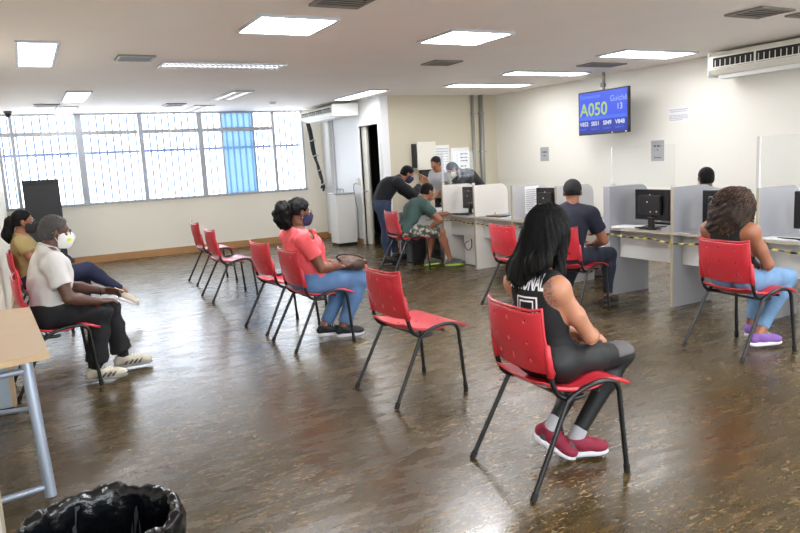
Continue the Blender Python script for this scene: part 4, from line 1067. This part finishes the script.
# lettering on the back
bm0 = bmesh.new(); bm0.from_mesh(tank.data); bvh = BVHTree.FromBMesh(bm0); bm0.free()
def back_print(mesh_src, name):
    bm = bmesh.new(); bm.from_mesh(mesh_src.data)
    for k in range(-14, 15):
        for nrm in ((1, 0, 0), (0, 1, 0)):
            bmesh.ops.bisect_plane(bm, geom=bm.verts[:]+bm.edges[:]+bm.faces[:], plane_co=npv(nrm)*k*.012, plane_no=nrm)
    miss = []
    for v in bm.verts:
        u, w_ = v.co.x, v.co.y      # u to the reader's right = towards the right shoulder (-y)
        o = J['che']-RT_[0]*.5-RT_[1]*(u)+RT_[2]*(w_); hit = bvh.ray_cast(Vector(o), Vector(RT_[0]))
        if hit[0] is None or hit[3] > .5: miss.append(v)
        else: v.co = hit[0]-Vector(RT_[0])*.0035
    bmesh.ops.delete(bm, geom=miss, context='VERTS')
    bm.to_mesh(mesh_src.data); bm.free(); mesh_src.parent = tank
WP = mat('white_print', (225, 225, 228), .6)
tx = text_obj('printed_word', 'FUNCIONAL', .102, WP, None, Matrix.Translation((-.060, .062, 0)), 'CENTER', bold=.003)
tx.data.transform(Matrix.Diagonal((.40, 1, 1, 1))); back_print(tx, 'word')
m = MB()
for (a, b_, c, d) in ((-.055, .065, .022, .03), (-.055, -.047, -.1, .022), (.057, .065, -.1, .022), (-.035, .045, .004, .012), (-.035, -.029, -.1, .004), (.039, .045, -.1, .004)): m.add([(a, c, 0), (b_, c, 0), (b_, d, 0), (a, d, 0)], [(0, 1, 2, 3)])
o = m.build('printed_square', WP); back_print(o, 'sq')
# hair
hp = G['hp']
hc = [E_(hp(-.018, 0, .034), (.104, .086, .094), G['RH'], .02), E_(hp(-.055, 0, -.03), (.072, .092, .10), G['RH'], .04)]
be = J['che']-RT_[0]*.115+RT_[2]*.105
def zend(q): return float(np.interp(q, [-.08, -.02, .005, .03, .045, .08], [.985, .975, .94, .885, .93, .955]))
for q in (-.075, -.045, -.015, .015, .04, .06, .072):
    a0 = hp(-.04, q*.9, -.02); ze = zend(q); z1 = max(.935, ze+.05)
    a1 = J['nek']-RT_[0]*.085+RT_[1]*q*1.15; a1[2] = z1
    a2 = be+RT_[1]*q*1.2+RT_[0]*.012; a2[2] = ze+.01
    hc += [C_(a0, a1, .045, .034, .03), C_(a1, a2, .034, .012, .03)]
hc += [C_(hp(.02, -.075, .0), J['nek']+npv((.02, -.085, .0)), .03, .028, .03), C_(J['nek']+npv((.02, -.085, .0)), J['shR']+npv((.06, .05, -.02)), .028, .014, .03)]
hc += [C_(hp(.02, .075, .0), J['nek']+npv((.02, .09, .0)), .03, .03, .03), C_(J['nek']+npv((.02, .09, .0)), J['shL']+npv((.05, -.05, -.02)), .03, .02, .03)]
hair = implicit('hair', [(hc, 0, [(hp(.06, 0, .05), unit(G['RH'][0]-G['RH'][2]*.8))] if 0 else (), [E_(hp(.10, 0, -.04), (.085, .06, .11), G['RH'], .01)])], HB, P, .0065, grooves(.0035, hp(-.02, 0, 0), 26))
m = MB(); rr = random.Random(3)
for i in range(230):
    th = rr.uniform(.32*PI, 1.68*PI); l_ = rr.uniform(.75, 1.08)
    cx_, sy_ = math.cos(th), math.sin(th)
    p0 = hp(-.0, 0, .125); p1 = hp(-.018+.085*cx_, .070*sy_, .095); p2 = hp(-.03+.108*cx_, .092*sy_, .01)
    q = min(.078, sy_*.088+rr.uniform(-.018, .018))
    p3 = J['nek']-RT_[0]*(.085+.03*abs(cx_))*(1 if cx_ < .1 else -.2)+RT_[1]*q*1.05
    p3[2] = max(p3[2], zend(q)+.04)
    p4 = be+RT_[1]*q*1.25+RT_[2]*(.075-.06*(l_-.7)/.38-.65*q)-RT_[0]*rr.uniform(-.008, .004); p4[2] = zend(q)+rr.uniform(-.025, .015)
    if cx_ > .1: p4 = J['sh'+('R' if sy_ < 0 else 'L')]+npv((.02, -.03*np.sign(sy_)*2, -.01))
    m.tube([p0, p1, p2, p3, p4], [.002, .0032, .0034, .003, .001], 4, smooth=4, cap=False)
m.build('hair_strands', HB, hair, True)

# --- curly-haired woman at right
P, G = person('woman with big curly brown hair and black top, seated at the right counter', 4.52, 3.23, 3, dict(
    pel=(.06, 0, .56), wai=(-.02, 0, .70), che=(-.07, 0, .835), nek=(-.08, 0, .95), hd=(-.03, 0, 1.07), pit=.12, yaw=.1,
    shR=(-.08, -.16, .89), elR=(.05, -.205, .655), wrR=(.25, -.08, .60), shL=(-.10, .16, .895), elL=(-.02, .21, .66), wrL=(.21, .10, .60),
    hdR=(.8, .5, -.2), hdL=(.8, -.4, -.2), knR=(.48, -.10, .49), anR=(.14, -.10, .11), knL=(.48, .10, .49), anL=(.36, .10, .11), toeR=(1, -.4, -.1), toeL=(1, .1, 0)), 'f', None, wd=1.02, lb=1.02, bust=1.)
J = G['J']; RT_ = G['RT']; SK2 = skin('tan', (150, 98, 72)); make_body(P, G, SK2, .008)
subs = []
for s, q in (('R', -1), ('L', 1)): subs += [E_(J['sh'+s]+RT_[1]*q*.025-RT_[2]*.01, (.20, .075, .10), RT_, .01)]
implicit('tank_top', [(G['torso'], .006, [(J['pel']-G['RP'][2]*.02, -G['RP'][2]), (J['nek']-RT_[2]*.03, unit(RT_[2]+RT_[0]*.2))], subs)], TANK, P, .008, folds(.002, 22, 6))
trousers(P, G, 'jeans', DENIM, .011, .90, amp=.003)
SHW = mat('sneaker_white', (225, 222, 228), .5); PURP = mat('purple_mesh', (130, 90, 165), .6)
shoe(P, G, 'R', PURP, SHW, .25, mat('lime_lace', (190, 210, 90), .6)); shoe(P, G, 'L', PURP, SHW, .25, mat('lime_lace'))
HC = mat('hair_brown', (44, 30, 22), .6, spec=.3, noise=.5, nscale=20, bump=.6, bscale=120)
hp = G['hp']
hc = [E_(hp(-.025, 0, .03), (.125, .14, .112), G['RH'], .03), E_(hp(-.06, .01, -.05), (.115, .155, .12), G['RH'], .05), E_(hp(-.055, .02, -.15), (.10, .165, .085), G['RH'], .05)]
hair = implicit('hair', [(hc, 0, (), [E_(hp(.13, 0, -.05), (.10, .06, .12), G['RH'], .01)])], HC, P, .008, curls(.006, 60, 2))
m = MB(); m2_ = MB(); rr = random.Random(5)
for i in range(620):
    th = rr.uniform(.38*PI, 1.62*PI); ph = rr.uniform(-.75, 1.5); low = ph < -.1
    w0 = rr.uniform(.005, .010); ph0 = rr.uniform(0, 6); L_ = rr.uniform(.7, 1.2); rs = rr.uniform(.97, 1.06); pts = []
    for k in range(15):
        t = k/14; p2 = ph-L_*t*(1 if not low else .35); d = npv((math.cos(th)*math.cos(p2), math.sin(th)*math.cos(p2), math.sin(p2)))
        c0 = npv((-.035, .0, .005-.05*max(0, -p2))); rad = npv((.128, .145+.012*max(0, -p2), .128))
        q = c0+d*rad*rs
        if low: q = q+npv((0, 0, -.11*t))
        e1 = npv((-math.sin(th), math.cos(th), 0)); q = q+(e1*math.cos(ph0+t*19)+d*math.sin(ph0+t*19))*w0
        pts.append(hp(*q))
    (m if i % 5 < 3 else m2_).tube(pts, [.0015]+[.0045]*13+[.0012], 4, cap=False)
m2_.build('lighter_curls', mat('hair_highlight', (88, 62, 43), .5, spec=.3, noise=.3, nscale=20), hair, True)
m.build('curls', HC, hair, True)

# --- man in navy shirt and black cap
P, G = person('man in navy t-shirt and black cap, seated with his back to the viewer', 4.45, 4.93, 24, dict(
    pel=(-.03, 0, .57), wai=(-.02, 0, .71), che=(.03, 0, .87), nek=(.08, 0, .995), hd=(.125, .01, 1.135), pit=.10, yaw=.40,
    shR=(.07, -.19, .935), elR=(.20, -.26, .68), wrR=(.34, -.10, .62), shL=(.05, .19, .935), elL=(.18, .24, .69), wrL=(.38, .08, .64),
    hdR=(.8, .5, -.1), hdL=(.9, -.3, -.1), knR=(.50, -.20, .50), anR=(.40, -.22, .10), knL=(.44, .10, .50), anL=(.12, .12, .10)), 'm', None, wd=1.03, lb=1.04)
SK3 = skin('brown', (150, 98, 72)); make_body(P, G, SK3, .009)
NAVY = mat('navy_cotton', (17, 21, 37), .85, noise=.08, bump=.2, bscale=150)
top_garment(P, G, 'shirt', NAVY, .012, .62, seed=11); trousers(P, G, 'jeans', DENIMD, .010, .93, seed=12)
shoe(P, G, 'R', mat('dark_shoe', (38, 34, 34), .5), mat('shoe_sole_dark', (70, 66, 62), .6), .27); shoe(P, G, 'L', mat('dark_shoe'), mat('shoe_sole_dark'), .27)
cap_hair(P, G, HB, .004, low=-.03); hp = G['hp']
cp = implicit('cap', [([E_(hp(-.012, 0, .035), (.100, .083, .092), G['RH'], .02)], .004, [(hp(0, 0, .014), -G['RH'][2])], ())], mat('cap_cloth', (20, 20, 22), .8), P, .007)
implicit('cap_brim', [([E_(hp(.10, 0, .022), (.065, .068, .007), G['RH'], .01)], 0, (), ())], mat('cap_cloth'), cp, .006)

# --- woman in coral
P, G = person('woman in coral blouse and blue jeans with a navy mask, seated in profile', 2.065, 5.54, 4, dict(
    pel=(.055, 0, .565), wai=(-.01, 0, .71), che=(-.055, 0, .86), nek=(-.08, 0, .985), hd=(-.04, 0, 1.135), pit=.08, yaw=-.06,
    shR=(-.085, -.185, .92), elR=(.02, -.23, .675), wrR=(.23, -.14, .655), shL=(-.065, .18, .925), elL=(.04, .22, .69), wrL=(.27, .08, .67),
    hdR=(1, .25, -.05), hdL=(1, -.3, -.1), pnR=(0, .35, -1), knR=(.44, -.09, .50), anR=(.26, -.09, .11), knL=(.42, .09, .50), anL=(.13, .02, .12), toeR=(1, -.25, -.18), toeL=(1, -.3, -.3)), 'f', None, wd=1.16, lb=1.14, bust=1.15, belly=1.)
J = G['J']; SK4 = skin('deep_brown', (118, 74, 54)); make_body(P, G, SK4, .008)
CORAL = mat('coral_fabric', (236, 92, 98), .75, noise=.06, bump=.2, bscale=150)
RT_ = G['RT']; sh = J['shR']
top = implicit('blouse', [(G['torso'], .020, [(J['pel']+G['RP'][2]*.03, -G['RP'][2]), (J['nek']+RT_[2]*.03, unit(RT_[2]+RT_[0]*.6))], [E_(sh+npv((.03, -.03, .035)), (.032, .05, .045), None, .01)]),
    (G['upR'], .017, [(lerp(sh, J['elR'], .62), J['elR']-sh)], [E_(sh+npv((.028, -.03, .03)), (.033, .06, .055), None, .01)], .02), (G['upL'], .017, [(lerp(J['shL'], J['elL'], .62), J['elL']-J['shL'])], (), .02)], CORAL, P, .008, folds(.005, 18, 21))
m = MB()
for k in range(5): pts = [J['che']+RT_[0]*(.128+.01*math.sin(t*9+k))+RT_[1]*(-.075+.03*k+.01*math.sin(t*7))+RT_[2]*(.09-.17*t) for t in np.linspace(0, 1, 7)]; m.tube(pts, .012, 7, smooth=2)
m.build('ruffle', CORAL, top, True)
trousers(P, G, 'jeans', DENIMM, .013, .94, seed=22, amp=.003, top=.07)
DKS = mat('dark_sneaker', (26, 28, 36), .6)
shoe(P, G, 'R', DKS, SHW, .25, SHW); shoe(P, G, 'L', DKS, SHW, .25, SHW)
hp = G['hp']; RH = G['RH']
cap_hair(P, G, HB, .015, low=-.02, front=.066, disp=curls(.004, 60, 4))
m1 = implicit('ponytail', [([E_(hp(-.115, 0, .03), (.05, .05, .05), RH, .03), E_(hp(-.155, 0, .0), (.075, .08, .095), RH, .04), E_(hp(-.135, .0, -.085), (.065, .07, .07), RH, .04)], 0, (), ())], HB, P, .008, curls(.008, 48, 3))
face_mask(P, G, mat('navy_mask', (40, 42, 78), .8)); glasses(P, G, mat('gold_frame', (150, 120, 70), .3, metal=.8))
MB().lathe([(.001, -.006), (.006, 0), (.001, .006)], hp(-.002, -.088, -.04), 8).build('earring', mat('pearl', (230, 225, 215), .2), P, True)
# her bag
t = thing('handbag', 'brown leather handbag on the lap of the woman in coral', 'bag', (2.065, 5.54, 0), math.radians(4))
LEA = mat('brown_leather', (80, 57, 46), .42, noise=.12, nscale=12, bump=.3, bscale=60)
implicit('bag_body', [([E_((.36, -.04, .655), (.16, .15, .070), None, .03), E_((.40, -.10, .66), (.12, .10, .06), None, .04)], 0, (), ())], LEA, t, .008, folds(.012, 26, 31))
MB().tube([(.24, -.14, .70), (.20, -.17, .745), (.25, -.2, .765), (.36, -.20, .745), (.45, -.18, .70)], .0095, 8, smooth=5).build('bag_strap', mat('dark_strap', (52, 40, 36), .4), t, True)

# --- older man in white polo
P, G = person('older man with grey hair, white polo and black trousers, seated at left', .051, 5.646, 2, dict(
    pel=(.02, 0, .57), wai=(.03, 0, .72), che=(.05, 0, .88), nek=(.06, 0, 1.005), hd=(.125, 0, 1.14), pit=.12, yaw=-.04,
    shR=(.065, -.185, .94), elR=(.14, -.235, .675), wrR=(.34, -.15, .61), shL=(.06, .18, .94), elL=(.19, .20, .70), wrL=(.40, .04, .655),
    hdR=(1, .3, -.05), hdL=(1, -.2, -.15), pnL=(0, -.7, -.6), curlL=.8, knR=(.36, -.12, .515), anR=(.27, -.15, .105), knL=(.44, .10, .505), anL=(.50, .10, .105), toeR=(1, -.12, 0), toeL=(1, -.05, 0)), 'm', None, wd=1.05, lb=1.0, belly=1.0)
J = G['J']; SK5 = skin('dark', (88, 58, 46)); make_body(P, G, SK5, .007)
POLO = mat('white_polo', (205, 203, 200), .85, noise=.05, bump=.2, bscale=150)
sh_ = top_garment(P, G, 'polo_shirt', POLO, .018, .66, h=.008, amp=.005, seed=31, low=.07)
nk = J['nek']; R_ = G['RT']
m = MB(); ring = [nk+R_[2]*(.038+.018*math.cos(a+PI))+R_[0]*(.062*math.cos(a)+.004)+R_[1]*.066*math.sin(a) for a in np.linspace(.25, 2*PI-.25, 22)]
m.tube(ring, .011, 8); m.tube([p-R_[2]*.016+unit(p-nk)*.008 for p in ring], .009, 8); m.build('collar', POLO, sh_, True)
trousers(P, G, 'trousers', mat('black_cloth', (17, 17, 20), .85), .018, ankle=.88, flare=.012, seed=32, amp=.006)
SN = mat('sneaker_beige', (196, 188, 168), .6); SD = mat('sneaker_dark', (70, 68, 72), .6)
for s in ('R', 'L'):
    o = shoe(P, G, s, SN, mat('sole_grey', (150, 145, 138), .6), .285, SHW)
    implicit('sock', [([C_(J['an'+s]-npv((0, 0, .0)), lerp(J['kn'+s], J['an'+s], .8), .043, .046, .02)], 0, [(lerp(J['kn'+s], J['an'+s], .78), J['kn'+s]-J['an'+s])], ())], mat('sock_black', (20, 20, 22), .9), P, .008)
    toe = unit(J['toe'+s]); f = MB(); l = np.cross((0, 0, 1), toe)
    for q in (-1, 1):
        for k in range(4): c = J['an'+s]+toe*(.0+.035*k)+l*q*.0425-npv((0, 0, .06)); f.tube([c, c+toe*.03+npv((0, 0, .030))-l*q*.005], .0075, 5)
    f.build('side_stripe', SD, o, True)
cap_hair(P, G, HG, .008, low=-.055, disp=curls(.0022, 150, 8)); hp = G['hp']
face_mask(P, G, mat('white_mask', (222, 222, 218), .7), valve=mat('valve_yellow', (205, 215, 60), .5), cup=.008); glasses(P, G, BLACKP)
MB().tube([J['wrL']-npv((.02, 0, 0))+npv((0, .03*math.cos(a), .03*math.sin(a))) for a in np.linspace(0, 2*PI, 13)], .006, 6).build('wrist_watch', BLACKP, P, True)
MB().tube([J['wrR']-npv((.015, 0, 0))+npv((0, .03*math.cos(a), .031*math.sin(a))) for a in np.linspace(0, 2*PI, 13)], .006, 6).build('wristband', mat('red_band', (190, 40, 40), .5), P, True)
t = thing('paper_slip', 'small cream ticket slip held by the older man', 'paper', (.051, 5.646, 0), math.radians(2))
MB().box((-.035, -.03, -.001), (.035, .03, .001), Matrix.Translation((.515, .02, .655)) @ Matrix.Rotation(.5, 4, 'Y')).build('slip', mat('cream_paper', (228, 222, 195), .7), t)

# --- woman in mustard top by the left wall
P, G = person('woman in mustard top and dark jeans with ponytail, seated by the left wall', -.01, 7.75, 0, dict(
    pel=(-.02, 0, .56), wai=(-.035, 0, .70), che=(-.05, 0, .86), nek=(-.06, 0, .98), hd=(-.02, 0, 1.125), pit=.05, yaw=-.05,
    shR=(-.05, -.17, .92), elR=(.05, -.20, .67), wrR=(.28, -.08, .63), shL=(-.05, .17, .92),
    knR=(.50, -.06, .60), anR=(.83, -.02, .30), knL=(.46, .08, .52), anL=(.44, .10, .10), toeR=(.86, -.1, -.45)), 'f', None, wd=1.05, lb=1.05, bust=1.1)
J = G['J']; make_body(P, G, skin('warm_brown', (140, 90, 64)), .008)
MUST = mat('mustard_cloth', (150, 130, 84), .85, noise=.08, bump=.2, bscale=150)
top_garment(P, G, 'blouse', MUST, .016, .32, seed=41, amp=.007); trousers(P, G, 'jeans', mat('denim_navy', (26, 33, 62), .8, noise=.12), .010, .88, seed=42, amp=.004)
FL = mat('flat_shoe', (215, 205, 190), .5)
R0 = frame(J['toeR'], (.45, 0, .86)); shoe(P, G, 'R', FL, SHW, .25, flat=R0[2], laces=False); shoe(P, G, 'L', FL, SHW, .25, laces=False)
cap_hair(P, G, HB, .010, low=-.04); hp = G['hp']; RH = G['RH']
implicit('ponytail', [([E_(hp(-.105, 0, .01), (.045, .045, .045), RH, .03), C_(hp(-.12, 0, .0), hp(-.155, .0, -.13), .05, .045, .04), C_(hp(-.155, 0, -.13), hp(-.14, 0, -.20), .045, .02, .04)], 0, (), ())], HB, P, .008, grooves(.003, hp(-.14, 0, 0), 14))
face_mask(P, G, mat('black_mask', (24, 24, 28), .8)); glasses(P, G, BLACKP)
t = thing('handbag', 'dark bag on the lap of the woman in mustard', 'bag', (-.01, 7.75, 0))
implicit('bag_body', [([E_((.27, 0, .70), (.13, .10, .055), None, .03)], 0, (), ())], mat('dark_bag', (34, 36, 38), .6), t, .009, folds(.008, 26, 51))
MB().tube([(.18, -.05, .73), (.2, -.09, .78), (.3, -.08, .78), (.36, -.04, .73)], .008, 7, smooth=4).build('bag_strap', BLACKP, t, True)

# --- man in green shirt at the far counter
P, G = person('man in green t-shirt and camouflage shorts, seated leaning at the far counter', 4.68, 8.40, -6, dict(
    pel=(-.08, 0, .565), wai=(.0, 0, .70), che=(.08, 0, .85), nek=(.19, 0, .96), hd=(.31, .02, 1.07), pit=.30, yaw=.1,
    shR=(.16, -.18, .90), elR=(.33, -.29, .69), wrR=(.24, -.17, .585), shL=(.16, .18, .91), elL=(.45, .20, .70), wrL=(.62, .08, .74),
    hdR=(.3, .8, -.4), pnR=(-.3, .1, -1), knR=(.42, -.13, .50), anR=(.54, -.14, .10), knL=(.40, .12, .50), anL=(.32, .12, .10)), 'm', None, wd=1.0, lb=1.0)
make_body(P, G, skin('brown'), .009)
top_garment(P, G, 'shirt', mat('green_cotton', (60, 84, 80), .85, noise=.08), .013, .62, seed=61, amp=.005)
CAMO = mat('camo_cloth', (120, 120, 112), .85); nt = CAMO.node_tree; N = nt.nodes; L = nt.links
tc = N.new('ShaderNodeTexCoord'); nz = N.new('ShaderNodeTexNoise'); nz.inputs['Scale'].default_value = 16; L.new(tc.outputs['Object'], nz.inputs[0])
cr = N.new('ShaderNodeValToRGB'); cr.color_ramp.interpolation = 'CONSTANT'; L.new(nz.outputs['Fac'], cr.inputs[0])
for i, (p_, c) in enumerate(((0, (58, 62, 56)), (.46, (110, 112, 100)), (.55, (168, 166, 156)))):
    e = cr.color_ramp.elements[i] if i < 2 else cr.color_ramp.elements.new(p_); e.position = p_; e.color = (*lin(c), 1)
L.new(cr.outputs[0], N['Principled BSDF'].inputs['Base Color'])
trousers(P, G, 'shorts', CAMO, .010, short=.93, seed=62, amp=.005)
TEAL = mat('grey_sneaker', (78, 84, 88), .6); LIME = mat('lime_sole', (165, 190, 70), .6)
shoe(P, G, 'R', TEAL, LIME, .28); shoe(P, G, 'L', TEAL, LIME, .28)
cap_hair(P, G, HB, .005, low=-.05)

# --- standing people
STAND = dict(pel=(0, 0, .95), wai=(.03, 0, 1.08), che=(.10, 0, 1.24), nek=(.18, 0, 1.37), hd=(.28, 0, 1.47), shR=(.15, -.19, 1.31), shL=(.15, .19, 1.31), elR=(.33, -.24, 1.08), wrR=(.54, -.15, 1.10), elL=(.33, .24, 1.08), wrL=(.54, .10, 1.06),
    hipR=(0, -.09, .92), knR=(.0, -.10, .50), anR=(-.04, -.10, .10), hipL=(0, .09, .92), knL=(.03, .10, .50), anL=(.0, .10, .10), toeR=(1, -.2, 0), toeL=(1, .2, 0))
ov = dict(STAND); ov.update(pel=(-.05, 0, .90), wai=(-.02, 0, 1.03), che=(.06, 0, 1.15), nek=(.23, 0, 1.25), hd=(.36, 0, 1.32), pit=.55, yaw=.0, shR=(.17, -.20, 1.20), shL=(.18, .20, 1.21),
    elR=(.40, -.22, 1.02), wrR=(.53, -.08, 1.16), elL=(.42, .2, .98), wrL=(.60, .10, 1.10), hdR=(.4, .3, .8), hdL=(.6, -.1, .6), pnR=(1, 0, -.3), pnL=(1, 0, -.3), hipR=(-.04, -.09, .88), hipL=(-.04, .09, .88), knR=(-.02, -.10, .48), anR=(-.04, -.10, .10), knL=(.08, .14, .49), anL=(.16, .18, .10))
P, G = person('man in dark long-sleeved shirt and jeans, standing bent over the far counter', 4.74, 9.22, -16, ov, 'm', None, wd=1.16, lb=1.12)
make_body(P, G, skin('tan'), .009)
top_garment(P, G, 'shirt', mat('charcoal_cloth', (20, 23, 29), .85), .014, 0, foresleeve=.85, seed=71, amp=.005)
trousers(P, G, 'jeans', mat('denim_slate', (50, 64, 92), .8, noise=.14, nscale=9), .014, .93, seed=72, amp=.005)
shoe(P, G, 'R', mat('dark_shoe'), RUBBER, .28); shoe(P, G, 'L', mat('dark_shoe'), RUBBER, .28); cap_hair(P, G, HB, .007); face_mask(P, G, mat('navy_mask'))
t = thing('cardboard_folder', 'tan cardboard folder held by the bending man', 'folder', (0, 0, 0))
MB().box((-.16, -.11, -.006), (.16, .11, .006), Matrix.Translation((5.42, 9.16, 1.16)) @ Matrix.Rotation(1.0, 4, 'Y') @ Matrix.Rotation(.4, 4, 'Z'), bev=.002).build('folder_cover', mat('cardboard', (196, 150, 105), .7), t)

ov = dict(STAND); ov.update(hd=(.14, 0, 1.44), pit=.35, nek=(.08, 0, 1.30), che=(.03, 0, 1.16), wai=(0, 0, 1.02), pel=(0, 0, .90), shR=(.07, -.17, 1.25), shL=(.07, .17, 1.25), elR=(.18, -.22, 1.0), wrR=(.36, -.14, .86), elL=(.18, .22, 1.0), wrL=(.36, .14, .86), hipR=(0, -.09, .88), hipL=(0, .09, .88))
P, G = person('staff member in grey shirt standing behind the far counter beside a colleague', 6.38, 10.2, 190, ov, 'm', None)
make_body(P, G, skin('brown'), .010); top_garment(P, G, 'shirt', mat('grey_cotton', (165, 165, 168), .85), .013, .6, seed=81); trousers(P, G, 'trousers', mat('black_cloth'), .012); cap_hair(P, G, HB, .007)
shoe(P, G, 'R', mat('dark_shoe'), RUBBER, .28); shoe(P, G, 'L', mat('dark_shoe'), RUBBER, .28)
ov = dict(STAND); ov.update(pel=(-.16, 0, .94), wai=(-.08, 0, 1.08), che=(.06, 0, 1.21), nek=(.20, 0, 1.29), hd=(.32, 0, 1.33), pit=.7, shR=(.15, -.19, 1.23), shL=(.15, .19, 1.23), elR=(.30, -.24, 1.0), wrR=(.40, .0, .84), elL=(.32, .22, 1.0), wrL=(.45, .10, .84), hdR=(.6, .5, -.3), hdL=(.7, -.4, -.2),
    hipR=(-.15, -.09, .91), hipL=(-.15, .09, .91), knR=(-.12, -.1, .5), knL=(-.1, .1, .5), anR=(-.14, -.1, .1), anL=(-.1, .1, .1))
P, G = person('staff member in black shirt and white mask, bending over the far counter', 6.52, 9.52, 160, ov, 'm', None, wd=1.05)
make_body(P, G, skin('brown'), .010); top_garment(P, G, 'shirt', mat('black_cotton', (16, 16, 18), .85), .013, .6, seed=91); trousers(P, G, 'trousers', mat('black_cloth'), .012); cap_hair(P, G, HB, .007); face_mask(P, G, mat('white_mask'))
shoe(P, G, 'R', mat('dark_shoe'), RUBBER, .28); shoe(P, G, 'L', mat('dark_shoe'), RUBBER, .28)
# seated staff member behind the right counter, only the head shows
P, G = person('staff member seated behind the right counters, only the dark head shows', 6.62, 5.12, 60, dict(hd=(.02, 0, 1.15), yaw=-.0), 'm', None)
make_body(P, G, skin('dark'), .010); top_garment(P, G, 'shirt', mat('grey_cotton'), .013, .6, seed=95); trousers(P, G, 'trousers', mat('black_cloth'), .012); cap_hair(P, G, HB, .006); face_mask(P, G, mat('white_mask'), mat('mask_strap_yellow', (215, 180, 50), .6))
shoe(P, G, 'R', mat('dark_shoe'), RUBBER, .28); shoe(P, G, 'L', mat('dark_shoe'), RUBBER, .28)
t = thing('office_chair', 'grey office chair behind the right counters', 'chair', (6.62, 5.12, 0), math.radians(60))
MB().box((-.24, -.23, .41), (.22, .23, .455), bev=.015).build('seat', mat('office_grey', (70, 72, 76), .8), t)
MB().box((-.33, -.2, .55), (-.28, .2, .90), bev=.015).build('backrest', mat('office_grey'), t)
MB().tube([(0, 0, .07), (0, 0, .41)], .025, 12).tube([(-.2, 0, .42), (-.33, 0, .45), (-.34, 0, .7)], .015, smooth=3).build('column', BLACKP, t)
for k in range(5):
    a = 2*PI*k/5; lg_ = MB().tube([(0, 0, .09), (.26*math.cos(a), .26*math.sin(a), .06)], .014).build('leg', BLACKP, t)
    MB().lathe([(.02, .001), (.026, .02), (.02, .045)], (.26*math.cos(a), .26*math.sin(a), 0), 10).build('castor', RUBBER, lg_)
